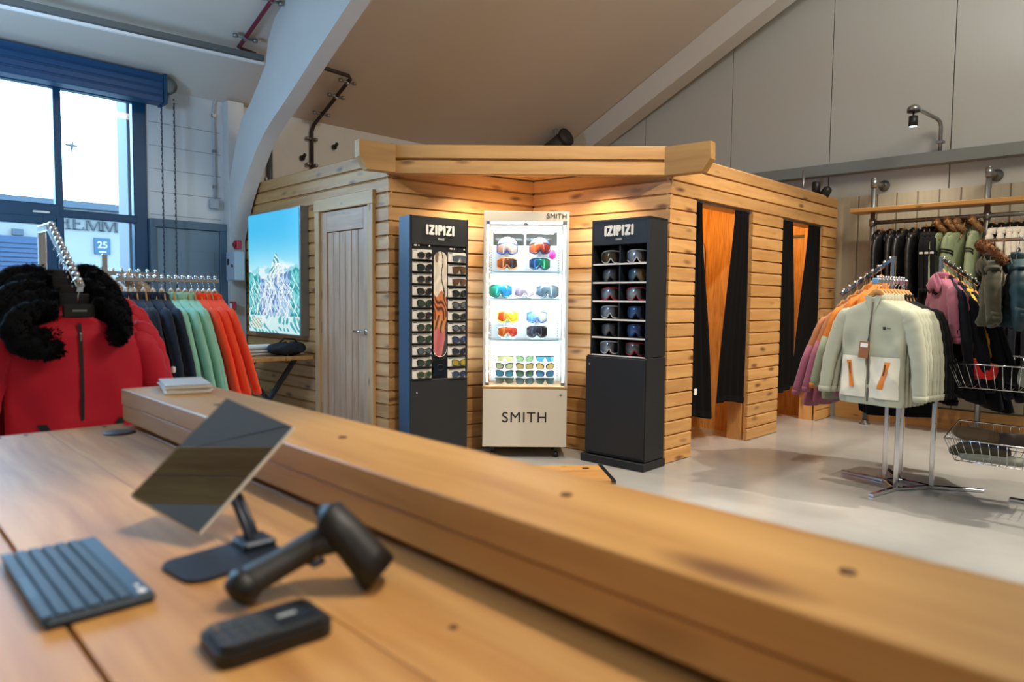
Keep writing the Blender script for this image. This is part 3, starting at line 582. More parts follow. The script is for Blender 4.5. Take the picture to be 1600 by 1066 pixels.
MB().box((0, 0, 0), (.09, .07, .006), bev=.002).build('tablet_plate', DK, sd, tuple(cen-en*.0145-Vector((.39, .98, DZ))), tb.rotation_euler)
# hand scanner lying on its side
hs_ = thing('barcode_scanner', 'black handheld barcode scanner lying on the counter beside the tablet stand', 'scanner', (.41, .80, DZ))
o0 = Vector((.41, .80, DZ)); RUB = mat('scanner_rubber', (26, 26, 27), .5); GRIP = mat('scanner_grip', (44, 42, 40), .55)
def P3(x, y, z): return Vector((x, y, z))-o0
hb = MB(); hb.tube([P3(.347, .826, .893), P3(.362, .824, .899), P3(.40, .822, .911), P3(.44, .818, .926), P3(.472, .80, .936)], [.0195, .018, .0165, .0175, .021], 12, sy=1.35); hb.build('handle', GRIP, hs_)
MB().tube([P3(.341, .829, .884), P3(.35, .825, .894), P3(.358, .825, .898)], [.019, .0235, .021], 12, sy=1.2).build('handle_butt', RUB, hs_)
MB().tube([P3(.452, .815, .966), P3(.458, .808, .964), P3(.474, .79, .938), P3(.492, .772, .908), P3(.503, .762, .888), P3(.505, .760, .886)], [.012, .021, .0235, .025, .0275, .024], 14, sy=1.3).build('head', RUB, hs_)
MB().tube([P3(.424, .815, .912), P3(.437, .806, .903), P3(.446, .80, .909)], [.005, .006, .005], 8).build('trigger', mat('trigger_blue_grey', (70, 80, 104), .4), hs_)
MB().tube([P3(.447, .819, .972), P3(.462, .803, .958)], [.008, .012], 10).build('top_button', mat('scanner_button', (60, 62, 66), .3), hs_)
# card terminal
tm = thing('card_terminal', 'black handheld card terminal with rounded corners in the counter foreground', 'terminal', (.331, .719, DZ), -.05)
MB().prism([(x, y, 0) for x, y in rrect(.128, .078, .017)], (0, 0, .014)).build('body', RUB, tm, (0, 0, .002)); MB().prism([(x, y, 0) for x, y in rrect(.118, .068, .015)], (0, 0, .006)).build('top_shell', mat('terminal_top', (38, 38, 38), .4), tm, (0, 0, .0155))
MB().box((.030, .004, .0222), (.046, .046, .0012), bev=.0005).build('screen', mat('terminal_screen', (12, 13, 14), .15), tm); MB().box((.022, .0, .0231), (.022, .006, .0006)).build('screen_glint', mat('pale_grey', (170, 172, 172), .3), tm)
for i in range(3):
    for j in range(4): MB().box((-.050+.0135*j, -.022+.019*i, .022), (.0105, .014, .0025), bev=.0008).build('key', mat('terminal_key', (52, 50, 48), .5), tm)
MB().box((-.050, .016, .0236), (.004, .005, .0005)).build('key_symbol', mat('amber_symbol', (150, 120, 50), .5), tm)
# leaflets on the far end of the ledge
for k in range(5):
    t = tag(MB().box((0, 0, 0), (.12, .20, .0045), bev=.0008).build('leaflet', WHITEP if k < 4 else mat('leaflet_grey', (196, 198, 202), .5), None, (.725+.003*(k % 2), 2.10+.004*(k % 3), BZ+.0026+.0049*k), (0, 0, -.25+.03*(k % 3))), '%s leaflet of the small stack on the far end of the counter ledge' % ('topmost grey-white', 'second', 'third', 'fourth', 'bottom white')[4-k], 'leaflet', 'leaflets on the counter ledge')
# ------------------------------------------------------------------ eyewear builders (local: X width, -Y front, Z up)
eyec = {}
def eyewear_meshes(shape, w=.140, h=.045, wrap=.012):
    key = (shape, w, h)
    if key in eyec: return eyec[key]
    def curve(x): return wrap*(x/(w/2))**2
    def lens_outline(cx, lw, lh, n=20, ex=2.2):
        out = []
        for k in range(n):
            a = 2*PI*k/n; c, s = math.cos(a), math.sin(a)
            x = cx+lw*math.copysign(abs(c)**(2/ex), c); z = lh*math.copysign(abs(s)**(2/ex), s)*(1 if s > 0 else 1.05)
            if shape in ('square', 'wayfarer') and s > 0: z += .006*((x-cx)/lw)*math.copysign(1, cx)
            out.append(Vector((x, curve(x), z)))
        return out
    fr = MB(); lens = []
    if shape == 'shield':
        o = []
        for k in range(29): x = -w/2+w*k/28; o.append(Vector((x, curve(x), h/2-.12*h*(abs(x)/(w/2))**3)))
        for k in range(29):
            x = w/2-w*k/28; zz = -h/2*(1-.35*(abs(x)/(w/2))**6)+.75*h*math.exp(-(x/.012)**2); o.append(Vector((x*.97, curve(x), zz)))
        L = MB(); n = len(o); m_ = n//2
        L.grid(lambda u, v: o[int(round(u*28))].lerp(o[n-1-int(round(u*28))], v)+Vector((0, 0, 0)), 28, 3); lens.append(L.mesh('lens'))
        fr.tube([p+Vector((0, -.001, 0)) for p in o[:29]], .0032, 6); hinge = o[0], o[28]
    else:
        ex = {'round': 2.0, 'square': 3.2, 'wayfarer': 2.6}[shape]; lw = w*.21; cx = w*.265
        for s in (-1, 1):
            o = lens_outline(s*cx, lw, h/2, 20, ex); c = Vector((s*cx, curve(s*cx), 0)); L = MB(); L.add([c]+o, [(0, 1+k, 1+(k+1) % 20) for k in range(20)], True); lens.append(L.mesh('lens'))
            fr.tube(o, .0034, 6, closed=True)
        fr.tube([Vector((-w*.06, 0, h*.18)), Vector((0, -.002, h*.28)), Vector((w*.06, 0, h*.18))], .003, 6)
        hinge = Vector((-w/2, curve(w/2), h*.3)), Vector((w/2, curve(w/2), h*.3))
    tp = []
    for k, s in enumerate((-1, 1)):
        p = hinge[k]; T = MB(); T.tube([p, p+Vector((s*.003, .02, .0)), p+Vector((-s*.002, .09, 0)), p+Vector((-s*.004, .125, -.025))], [.0035, .0032, .0028, .0038], 6); tp.append(T.mesh('temple'))
    eyec[key] = (fr.mesh('frame'), lens, tp); return eyec[key]
def sunglasses(label, loc, rz, shape, fm, lm, group, w=.140, h=.045, pitch=0):
    t = thing('sunglasses', label, 'sunglasses', loc, 0, group, rot=(pitch, 0, rz)); fr, ln, tp = eyewear_meshes(shape, w, h)
    put('frame', fr, fm, t)
    for l in ln: put('lens', l, lm, t)
    for q in tp: put('temple', q, fm, t)
    return t
gog = {}
def goggle_meshes(w=.175, h=.09, style='frame'):
    key = (w, h, style)
    if key in gog: return gog[key]
    W = w/2; H = h/2
    def top(x): return H*(1-.34*abs(x/W)**3.2)
    def bot(x): return -H*(1-.45*abs(x/W)**4)+h*.42*math.exp(-(x/(w*.105))**2)
    def cy(x): return .055*(abs(x)/W)**2.2
    n = 32; xs = [-W*math.cos(PI*k/n) for k in range(n+1)]
    o = [Vector((x, cy(x), top(x))) for x in xs]+[Vector((x, cy(x), bot(x))) for x in xs[::-1]]
    L = MB(); L.grid(lambda u, v: Vector((xs[int(round(u*n))]*.985, cy(xs[int(round(u*n))])-.009*math.sin(PI*v)**.5 if 0 < v < 1 else cy(xs[int(round(u*n))]), top(xs[int(round(u*n))])*(1-v)+bot(xs[int(round(u*n))])*v)), n, 6)
    fr = MB(); r = .0062 if style == 'frame' else .0042
    fr.tube([p+Vector((0, .003, 0)) for p in o], r, 8, closed=True)
    bk = MB(); bk.tube([Vector((p.x*.94, p.y+.022, p.z*.92)) for p in o], .009, 8, closed=True)        # face foam
    S = MB()
    def strap(u, v):
        a = PI*u; x = W*1.02*math.cos(a); y = .06+.075*math.sin(a); z = (v-.5)*.038
        return Vector((x, y, z))
    S.grid(strap, 20, 1)
    gog[key] = (L.mesh('lens'), fr.mesh('frame'), bk.mesh('foam'), S.mesh('strap')); return gog[key]
FOAM = mat('goggle_foam', (40, 40, 44), .9)
def goggles(label, loc, rz, lm, fm, sm, group, w=.175, h=.09, style='frame', pitch=0):
    t = thing('ski_goggles', label, 'goggles', loc, 0, group, rot=(pitch, 0, rz)); L, fr, bk, S = goggle_meshes(w, h, style)
    put('lens', L, lm, t); put('frame', fr, fm, t); put('foam', bk, FOAM, t); solid(put('strap', S, sm, t), .003)
    return t

def chunky(parent, x, y, z, H):
    """fat rounded capitals I Z I P I Z I: each stroke is a flat round-ended bar"""
    r = H*.125; adv = {'I': .36, 'Z': .66, 'P': .58}; tot = sum(adv[c] for c in 'IZIPIZI')*H; cx = x-tot/2
    for c in 'IZIPIZI':
        w_ = adv[c]*H; b = MB(); a0, a1, z0, z1 = cx+r*1.1, cx+w_-r*1.1, z+r, z+H-r; lay = [0]
        def stroke(pts):
            for p, q in zip(pts[:-1], pts[1:]):
                lay[0] += 1; an = math.atan2(q[1]-p[1], q[0]-p[0]); o = []
                for k in range(9): t = an+PI/2+PI*k/8; o.append((p[0]+r*math.cos(t), y, p[1]+r*math.sin(t)))
                for k in range(9): t = an-PI/2+PI*k/8; o.append((q[0]+r*math.cos(t), y, q[1]+r*math.sin(t)))
                b.prism(o, (0, -.003-.0003*lay[0], 0))
        if c == 'I': stroke([((a0+a1)/2, z0), ((a0+a1)/2, z1)])
        if c == 'Z': stroke([(a0, z1), (a1, z1), (a0, z0), (a1, z0)])
        if c == 'P': stroke([(a0, z0), (a0, z1), (a1-r*.5, z1), (a1, z1-H*.17), (a1-r*.5, z1-H*.34), (a0, z1-H*.34)])
        b.build('letter_'+c.lower(), WHITEP, parent); cx += w_
# ------------------------------------------------------------------ left display: sunglasses tower
ua = math.atan2(-.14, 1); LD = thing('sunglasses_display', 'dark blue-black sunglasses tower with white lettering on left of notch', 'display stand', (3.028, 4.150, 0), ua)
LW, LDp, LH, LS = .507, .145, 1.872, .653
MB().box((LW/2, LDp/2+.02, LH/2), (LW, LDp, LH), bev=.003).build('carcass', BLACKM, LD)
for x in (.009, LW-.009): MB().box((x, .01, (LH+LS)/2), (.018, .02, LH-LS), bev=.002).build('side_edge', BLACKM, LD)
MB().box((.002-.004, LDp/2+.01, LH/2), (.006, LDp+.02, LH-.004)).build('side_panel', mat('side_daylight_blue', (34, 60, 88), .4), LD)  # blue daylight cast painted into the side panel's colour
MB().box((LW/2, .010, 1.765), (LW, .02, .21), bev=.003).build('header_panel', BLACKM, LD)
MB().box((LW/2, .008, LS/2+.01), (LW-.004, .024, LS-.03), bev=.003).build('lower_door', BLACKM, LD); MB().lathe([(.009, -.004), (.009, .004)], (.055, -.006, .555), 14, Matrix.Rotation(PI/2, 3, 'X')).build('lock', CHROME, LD)
chunky(LD, LW/2, -.003, 1.735, .076); text('PARIS', .022, WHITEP, LD, (LW/2+.01, -.002, 1.706), bold=0)
LENSES = [mat('smoke_lens', (38, 42, 46), .08, coat=1), mat('brown_lens', (104, 70, 44), .1, coat=1), mat('green_lens', (50, 70, 58), .1, coat=1), mat('yellow_lens', (170, 150, 40), .1, coat=1), mat('blue_lens', (54, 70, 104), .1, coat=1), mat('grey_lens', (90, 98, 110), .1, coat=1)]
FRM = [mat('black_frame', (26, 26, 28), .3), mat('tortoise_frame', (74, 52, 30), .3), mat('green_frame', (38, 56, 46), .3), mat('navy_frame', (34, 44, 72), .3), mat('clear_frame', (190, 192, 200), .2), mat('red_frame', (170, 36, 40), .3), mat('olive_frame', (92, 92, 48), .3)]
CARD = mat('card_white', (226, 220, 210), .6)
left_rows = [('round', 0, 0, 'black round'), ('square', 0, 0, 'black square'), ('round', 1, 0, 'dark tortoise round'), ('wayfarer', 0, 0, 'black angular'), ('square', 0, 2, 'black square green-lensed'), ('round', 0, 0, 'black round'), ('round', 1, 2, 'tortoise round'), ('wayfarer', 2, 2, 'dark green angular'), ('round', 0, 5, 'black grey-lensed'), ('wayfarer', 0, 2, 'black green-lensed'), ('round', 6, 2, 'olive round')]
right_rows = [('shield', 4, 5, 'clear-framed wide'), ('shield', 1, 1, 'brown wide'), ('shield', 4, 1, 'brown-lensed clear wide'), ('square', 0, 0, 'black square'), ('wayfarer', 0, 5, 'dark angular'), ('square', 0, 0, 'black square'), ('round', 0, 5, 'black round'), ('wayfarer', 3, 4, 'navy tilted'), ('wayfarer', 3, 0, 'dark navy angular'), ('square', 6, 3, 'yellow-lensed'), ('round', 3, 4, 'navy round')]
def lw(x, y, z): a = ua; return (3.028+x*math.cos(a)-y*math.sin(a), 4.150+x*math.sin(a)+y*math.cos(a), z)
for k in range(11):
    zc_ = 1.632-.0893*k-.045
    for col, (xa, xb) in enumerate(((.022, .188), (.330, .492))):
        shp, f_, l_, desc = (left_rows, right_rows)[col][k]
        z2 = zc_-(.012 if col else 0)
        MB().box(((xa+xb)/2, .013, z2), (xb-xa, .014, .073), bev=.002).build('display_card', CARD, LD)
        MB().box(((xa+xb)/2, -.004, z2-.040), (xb-xa, .03, .004)).build('card_ledge', BLACKM, LD)
        MB().box((xa+.025, .0055, z2+.028), (.03, .001, .004)).build('card_print', INK, LD)
        cx_ = (xa+xb)/2+.018
        sunglasses('%s sunglasses, %s from top in the %s column, left tower' % (desc, ORD[k], ('left', 'right')[col]), lw(cx_, -.010, z2-.006), ua, shp, FRM[f_], LENSES[l_], 'sunglasses on the left tower', w=.122, h=.042 if shp != 'shield' else .05)
for xa in (.022, .330):
    for dx, l in ((.022, .03), (.05, .012), (.14, .014)): MB().prism([(xa+dx+l/2*math.cos(2*PI*q/10), -.0005, (1.652 if xa < .1 else 1.640)+.006*math.sin(2*PI*q/10)) for q in range(10)], (0, -.0012, 0)).build('white_symbol', WHITEP, LD)
# printed picture strip in the middle (flat print)
def cap_print(w, h, nx, ny, fn, name):
    me = MB(); keep = []
    for j in range(ny):
        for i in range(nx):
            x0, x1, z0, z1 = -w/2+w*i/nx, -w/2+w*(i+1)/nx, -h/2+h*j/ny, -h/2+h*(j+1)/ny; xc, zc2 = (x0+x1)/2, (z0+z1)/2
            r = w/2; dz = max(0, abs(zc2)-(h/2-r))
            if xc*xc+dz*dz > r*r: continue
            me.add([(x0, 0, z0), (x1, 0, z0), (x1, 0, z1), (x0, 0, z1)], [(0, 1, 2, 3)]); keep.append(fn(xc/w+.5, zc2/h+.5))
    m_ = me.mesh(name); ca = m_.color_attributes.new('print', 'FLOAT_COLOR', 'CORNER'); k = 0
    for p, c in zip(m_.polygons, keep):
        for li in p.loop_indices: ca.data[li].color = lin(c)
    return m_
def strip(u, v):
    v = 1-v; w_ = .03*math.sin(u*9+v*7)
    if v+w_ < .40:
        if abs(u-(.62+.35*(v-.12)+.08*math.sin(v*20))) < .035+.16*max(0, v-.27): return (44, 40, 38)
        if (u-.22)**2*.3+(v-.03)**2 < .006 and u < .4: return (126, 104, 86)
        k = .5+.5*math.sin(u*11+v*17+2*math.sin(v*23)); return (206+24*k, 196+22*k, 176+22*k)
    if v+w_ < .63:
        k = math.sin(u*16-v*60+3*math.sin(u*7)+2*math.sin(v*31)); return (198, 116, 66) if k > .35 else ((150, 78, 40) if k > -.4 else (74, 36, 22))
    if v+w_ < .75:
        k = math.sin(u*17+2*math.sin(v*19)); return (196, 130, 74) if k > .1 else ((160, 96, 56) if k > -.7 else (66, 40, 30))
    edge = .86-1.6*max(0, v-.83)
    if u < edge: k = .5+.5*math.sin(u*8+v*9); return (170+26*k, 86+22*k, 90+20*k)
    return (58, 54, 54)
put('picture_strip', cap_print(.115, .80, 32, 190, strip, 'picture_strip'), print_mat('photo_print'), LD, (.258, -.001, 1.215))
MB().tube([(.258-.0575*math.cos(PI*k/10), -.001, .8725-.0575*math.sin(PI*k/10)) for k in range(11)], .002, 6).build('strip_outline', CARD, LD)
MB().box((.258, -.001, .73), (.12, .003, .12), bev=.002).build('mirror_plate', mat('dark_mirror_plate', (30, 40, 50), .1, .6), LD)
MB().tube([(.258+.03*math.cos(2*PI*k/16), -.004, .735+.022*math.sin(2*PI*k/16)) for k in range(16)], .0025, 6, closed=True).build('plate_symbol', BLACKM, LD)
MB().lathe([(.006, 0), (.006, .003)], (.21, -.001, .835), 10, Matrix.Rotation(PI/2, 3, 'X')).build('lock', CHROME, LD)

# ------------------------------------------------------------------ right display: goggles tower
rd = Vector((.045, -.999, 0)); ra = math.atan2(rd.y, rd.x); RD = thing('goggle_display', 'black goggle tower with white lettering and shelves on right of notch', 'display stand', (4.190, 3.385, 0), ra)
def rw(x, y, z): return (4.190+x*math.cos(ra)-y*math.sin(ra), 3.385+x*math.sin(ra)+y*math.cos(ra), z)
RW, RDp = .515, .25
MB().box((RW/2-.012, .125, .45), (RW+.025, .265, .77), bev=.003).build('cupboard', BLACKM, RD); MB().box((RW/2-.015, -.012, .455), (RW+.015, .016, .74), bev=.002).build('cupboard_door', BLACKM, RD)
MB().box((RW/2-.02, .115, .03), (RW+.06, .31, .06), bev=.003).build('plinth', BLACKM, RD); MB().lathe([(.009, -.004), (.009, .004)], (.01, -.021, .765), 14, Matrix.Rotation(PI/2, 3, 'X')).build('lock', CHROME, RD)
for x in (.006, RW-.012): MB().box((x, .125, 1.355), (.012 if x < .1 else .024, .25, 1.03), bev=.002).build('side_panel', BLACKM, RD)
MB().box((RW/2, .24, 1.355), (RW-.02, .012, 1.0)).build('back_panel', mat('display_back_grey', (74, 70, 68), .5), RD)
MB().box((RW/2, .125, 1.86), (RW, .25, .02), bev=.002).build('top_panel', BLACKM, RD); MB().box((RW/2, .012, 1.77), (RW-.004, .02, .185), bev=.002).build('header_panel', BLACKM, RD)
MB().box((RW/2-.01, .13, 1.255), (.012, .22, .83)).build('divider', BLACKM, RD)
chunky(RD, RW/2-.01, -.0, 1.742, .080); text('PARIS', .022, WHITEP, RD, (RW/2-.01, -.0, 1.716), bold=0)
shelf_z = [1.538, 1.398, 1.257, 1.117, .98, .843]
for z in shelf_z:
    MB().box((RW/2-.006, .125, z-.006), (RW-.03, .235, .01)).build('shelf', BLACKM, RD); MB().box((RW/2-.006, .006, z-.006), (RW-.03, .003, .012)).build('shelf_edge', WHITEP, RD)
LM = {'gold': lens_mat('gold_lens', (130, 116, 84), (80, 68, 60)), 'silver': lens_mat('silver_lens', (190, 208, 224), (96, 80, 78)), 'smoke': lens_mat('smoke_goggle_lens', (160, 164, 168), (50, 48, 50)), 'bluegold': lens_mat('blue_gold_lens', (96, 146, 170), (150, 126, 84)), 'blue': lens_mat('blue_goggle_lens', (104, 146, 206), (46, 54, 76)), 'mirror': lens_mat('mirror_grey_lens', (206, 218, 224), (66, 66, 72))}  # mirror tints, lightened to stand in for blue-white reflections
GF = {'white': mat('white_goggle_frame', (224, 222, 216), .35), 'black': mat('black_goggle_frame', (24, 24, 26), .4), 'red': mat('red_goggle_frame', (206, 50, 44), .35), 'crimson': mat('crimson_goggle_frame', (178, 40, 60), .35), 'blue': mat('blue_goggle_frame', (44, 62, 92), .35), 'pinkred': mat('pink_red_goggle_frame', (196, 70, 84), .35)}
cells = [[('gold', 'white', 'white-framed gold-lensed'), ('silver', 'white', 'white-framed silver-lensed')], [('smoke', 'black', 'black smoke-lensed'), ('bluegold', 'black', 'black blue-gold-lensed')], [('silver', 'red', 'red-framed'), ('mirror', 'pinkred', 'pink-red-framed')], [('silver', 'white', 'white-framed grey-lensed'), ('blue', 'black', 'black blue-lensed')], [('smoke', 'black', 'black grey-lensed'), ('blue', 'blue', 'dark blue')], [('mirror', 'white', 'white-framed smoke-lensed'), ('smoke', 'crimson', 'crimson-framed')]]
RN = ['top', 'second', 'third', 'fourth', 'fifth', 'bottom']
for i, row in enumerate(cells):
    for j, (l, f_, d) in enumerate(row):
        x = (.140, .372)[j]
        goggles('%s ski goggles, %s on the %s shelf of the right tower' % (d, ('left', 'right')[j], RN[i]), rw(x, .055, shelf_z[i]+.051), ra+(.30 if f_ in ('white', 'red', 'pinkred', 'crimson') else .2), LM[l], GF[f_], GF['black'] if f_ != 'white' else GF['white'], 'goggles on the right tower', w=.170, h=.094, style='frame' if f_ in ('white', 'red', 'pinkred', 'crimson') else 'rimless')

# ------------------------------------------------------------------ central glazed cabinet with lit interior
sa_ = math.atan2(-.465, .48); SM = thing('glass_display_cabinet', 'tall white glass-fronted cabinet lit from inside with goggles and sunglasses', 'display cabinet', (3.628, 4.010, 0), sa_)
def sw(x, y, z): return (3.628+x*math.cos(sa_)-y*math.sin(sa_), 4.010+x*math.sin(sa_)+y*math.cos(sa_), z)
SW, SD = .668, .40
MB().box((SW/2, SD/2, .325), (SW, SD, .465), bev=.003).build('base_cupboard', CREAMW, SM); MB().box((SW/2, -.006, .322), (SW-.004, .012, .46), bev=.002).build('cupboard_door', CREAMW, SM)
MB().box((SW/2, SD/2-.005, .563), (SW+.006, SD+.012, .014), bev=.001).build('wood_edge', mat('oak_edge', (176, 128, 76), .45), SM); MB().lathe([(.010, -.004), (.010, .004)], (SW-.05, -.013, .51), 14, Matrix.Rotation(PI/2, 3, 'X')).build('lock', GALV, SM)
text('SMITH', .118, INK, SM, (SW/2+.0, -.0135, .325), bold=0, spacing=1.12)
for x in (.08, SW-.08):
    for y in (.06, SD-.06): b = MB(); b.lathe([(.022, 0), (.022, .02)], (x, y-.01, .022), 12, Matrix.Rotation(PI/2, 3, 'X')); b.box((x, y, .055), (.03, .02, .06)); b.build('caster', BLACKP, SM)
SIDE = mat('cabinet_side_grey', (206, 204, 196), .4); INW = mat('cabinet_interior_white', (240, 242, 242), .4)
for x in (.010, SW-.010):
    for y in (.012, SD-.012): MB().box((x, y, 1.22), (.020, .024, 1.30), bev=.002).build('corner_post', SIDE, SM)
    MB().box((x, SD/2, 1.22), (.005, SD-.05, 1.30)).build('side_glass', glass('side_glass', (.94, .97, .98)), SM)
MB().box((SW/2, SD-.01, 1.22), (SW-.048, .02, 1.30)).build('back_panel', INW, SM)
MB().box((SW/2, SD/2, 1.906), (SW, SD, .075), bev=.002).build('header_box', CREAMW, SM); text('SMITH', .055, INK, SM, (SW-.098, -.0015, 1.908), bold=0, spacing=1.05)
LED = mat('led_strip', (236, 246, 255), emit=14); 
for x in (.034, SW-.034): MB().box((x, .032, 1.22), (.012, .010, 1.26)).build('led_strip', LED, SM)
MB().box((SW/2, .05, 1.860), (SW-.1, .03, .006)).build('led_strip', LED, SM)
for x in (.052, SW-.052):
    b = MB()
    for k in range(58): b.box((x, SD-.024, .62+.021*k), (.006, .004, .009))
    MB().box((x, SD-.0215, 1.22), (.022, .003, 1.28)).build('shelf_upright', WHITE, SM); b.build('upright_slots', mat('slot_grey', (90, 104, 116), .6), SM)
GSH = glass('shelf_glass', (.86, .95, .97)); SHZ = [1.476, 1.262, .935, .575]
for z in SHZ[:3]:
    MB().box((SW/2, .21, z), (SW-.06, .33, .008)).build('glass_shelf', GSH, SM); MB().box((SW/2, .046, z), (SW-.06, .004, .009)).build('shelf_front_edge', mat('aqua_glass_edge', (150, 186, 190), .2), SM)
MIR = mat('cabinet_mirror', (220, 226, 228), .02, 1)
for x0, x1 in ((.068, SW/2-.008), (SW/2+.008, SW-.068)): MB().box(((x0+x1)/2, SD-.023, 1.775), (x1-x0, .004, .13)).build('mirror_panel', MIR, SM)
GPN = glass('cabinet_glass', (.97, .99, 1))
MB().box((SW*.25+.01, .010, 1.222), (SW*.5-.008, .005, 1.29)).build('sliding_pane', GPN, SM); MB().box((SW*.75-.01, .018, 1.222), (SW*.5-.008, .005, 1.29)).build('sliding_pane', GPN, SM)
for x, z in ((.035, 1.855), (SW-.035, 1.855), (.035, .592), (SW-.035, .592)): MB().box((x, .004, z), (.03, .008, .026), bev=.002).build('pane_clip', GALV, SM)
MB().box((SW/2-.005, .002, 1.845), (.03, .01, .02), bev=.002).build('pane_lock', GALV, SM)
G2 = {'salmon': lens_mat('salmon_lens', (214, 170, 150), (226, 190, 170)), 'orangered': lens_mat('orange_red_lens', (210, 96, 50), (140, 50, 46)), 'brown': lens_mat('orange_brown_lens', (190, 100, 56), (60, 56, 60)), 'green': lens_mat('green_lens_mirror', (40, 90, 150), (40, 170, 110)), 'teal': lens_mat('teal_lens', (50, 170, 140), (40, 110, 190)), 'lilac': lens_mat('lilac_lens', (150, 130, 144), (206, 190, 200)), 'slate': lens_mat('slate_lens', (70, 90, 104), (120, 144, 156)), 'fire': lens_mat('fire_lens', (220, 80, 40), (230, 170, 40)), 'sky': lens_mat('sky_lens', (90, 140, 200), (190, 200, 190)), 'red': lens_mat('red_mirror_lens', (220, 110, 50), (190, 60, 50)), 'black': lens_mat('black_mirror_lens', (50, 60, 76), (30, 34, 40))}
SF = {'white': GF['white'], 'blue': mat('bright_blue_frame', (44, 84, 170), .35), 'navy': mat('navy_goggle_frame', (56, 60, 92), .35), 'grey': mat('grey_goggle_frame', (90, 96, 104), .4), 'green': mat('green_goggle_frame', (40, 96, 84), .4), 'yellow': mat('yellow_goggle_frame', (220, 190, 50), .4), 'black': GF['black'], 'orange': mat('orange_goggle_frame', (206, 130, 60), .4)}
gl_ = [(.185, 1.665, 'salmon', 'blue', 'white', 'blue-framed salmon-lensed', 'upper left on the top shelf of the glass cabinet'), (.448, 1.672, 'orangered', 'navy', 'navy', 'navy-framed orange-lensed', 'upper right on the top shelf of the glass cabinet'),
       (.185, 1.545, 'brown', 'orange', 'orange', 'orange brown-lensed', 'lower left on the top shelf of the glass cabinet'), (.448, 1.545, 'green', 'navy', 'grey', 'green mirror-lensed', 'lower right on the top shelf of the glass cabinet'),
       (.135, 1.325, 'teal', 'green', 'green', 'teal mirror-lensed', 'left on the second shelf of the glass cabinet'), (.328, 1.318, 'lilac', 'white', 'white', 'white lilac-lensed', 'in the middle of the second shelf of the glass cabinet'), (.512, 1.325, 'slate', 'grey', 'grey', 'slate grey', 'right on the second shelf of the glass cabinet'),
       (.195, 1.118, 'fire', 'yellow', 'green', 'yellow and red fire-lensed', 'upper left on the third shelf of the glass cabinet'), (.432, 1.118, 'sky', 'blue', 'blue', 'blue-framed sky-lensed', 'upper right on the third shelf of the glass cabinet'),
       (.195, .995, 'red', 'white', 'white', 'white-framed red-lensed', 'lower left on the third shelf of the glass cabinet'), (.432, 1.0, 'black', 'black', 'yellow', 'black with yellow strap', 'lower right on the third shelf of the glass cabinet')]
STN = mat('clear_acrylic', (214, 226, 230), .1)
for x, z, l, f_, s__, d, where in gl_:
    upper = z in (1.665, 1.672, 1.118); big = where.startswith(('left on', 'right on'))
    sc_ = .172 if big else (.155 if not upper else .16)
    base = max(q for q in SHZ if q < z)
    goggles('%s ski goggles %s' % (d, where), sw(x, .14 if upper else .115, z), sa_, G2[l], SF[f_], SF[s__], 'goggles in the glass cabinet', w=sc_, h=.098 if big else .088)
    top_ = z-.03
    t = tag(MB().box((0, .0, (base+.004+top_)/2), (.11 if not upper else .03, .02, top_-base-.004), bev=.003).build('goggle_stand', STN, None, sw(x, .17 if upper else .150, 0), (0, 0, sa_)), 'clear stand of the %s goggles' % d, 'stand', 'goggle stands in the glass cabinet')
# helmets carrying the two upper goggles of the top shelf
for x, z, m_, d in ((.185, 1.69, mat('helmet_white', (222, 228, 230), .35), 'white ski helmet behind the blue-framed goggles on the top shelf'), (.448, 1.69, mat('helmet_slate', (112, 128, 160), .35), 'slate blue ski helmet behind the orange-lensed goggles on the top shelf')):
    t = thing('ski_helmet', d, 'helmet', sw(x, .235, z), sa_); b = MB(); b.grid(lambda u, v: Vector((.082*math.cos(2*PI*u)*math.sin(PI*.56*v), .10*math.sin(2*PI*u)*math.sin(PI*.56*v), .078*math.cos(PI*.56*v))), 24, 12); solid(b.build('shell', m_, t), .008)
    for k in (-.03, .03): MB().box((k, -.02, .072), (.012, .05, .006), bev=.002).build('vent', INK, t)
    MB().tube([(.078*math.cos(PI+PI*k/10), .095*math.sin(PI+PI*k/10), -.012) for k in range(11)], .006, 6).build('brim', SF['grey'], t)
t = thing('pink_pouch', 'small bright pink pouch hanging beside the orange-lensed goggles', 'pouch', sw(.545, .10, 1.625), sa_); MB().lathe([(.004, -.045), (.022, -.035), (.028, -.01), (.022, .015), (.010, .03)], (0, 0, 0), 12).build('bag', mat('hot_pink', (236, 60, 170), .5, emit=0), t); MB().tube([(-.03, 0, .02), (0, .02, .06), (.035, 0, .005)], .002, 6).build('cord', WHITE, t)
# twelve sunglasses in four rows on an acrylic riser
SL2 = [('shield', 'olive', (150, 150, 104)), ('wayfarer', 'green', (110, 136, 96)), ('shield', 'teal blue', (54, 120, 140)), ('wayfarer', 'pale olive', (164, 164, 120)), ('square', 'amber', (176, 154, 92)), ('wayfarer', 'pale amber', (196, 164, 96)), ('square', 'sky blue', (70, 150, 176)), ('square', 'sea green', (96, 140, 116)), ('square', 'blue', (80, 150, 190)), ('shield', 'grey green', (128, 150, 132)), ('square', 'pale blue', (130, 168, 180)), ('shield', 'slate teal', (96, 136, 140))]
for r in range(4):
    for c in range(3):
        shp, nm, col = SL2[r*3+c]
        sunglasses('%s %s sunglasses, %s in the %s row, bottom of glass cabinet' % (nm, 'one-piece' if shp == 'shield' else 'two-lens', ('left', 'middle', 'right')[c], ('top', 'second', 'third', 'lowest')[r]), sw(.172+.163*c, .13-.02*r, .782-.058*r), sa_, shp, FRM[0] if r in (1, 2) or c == 2 else FRM[2], mat('tint_%s' % nm.replace(' ', '_'), col, .15, .4), 'sunglasses in the glass cabinet', w=.142, h=.047)
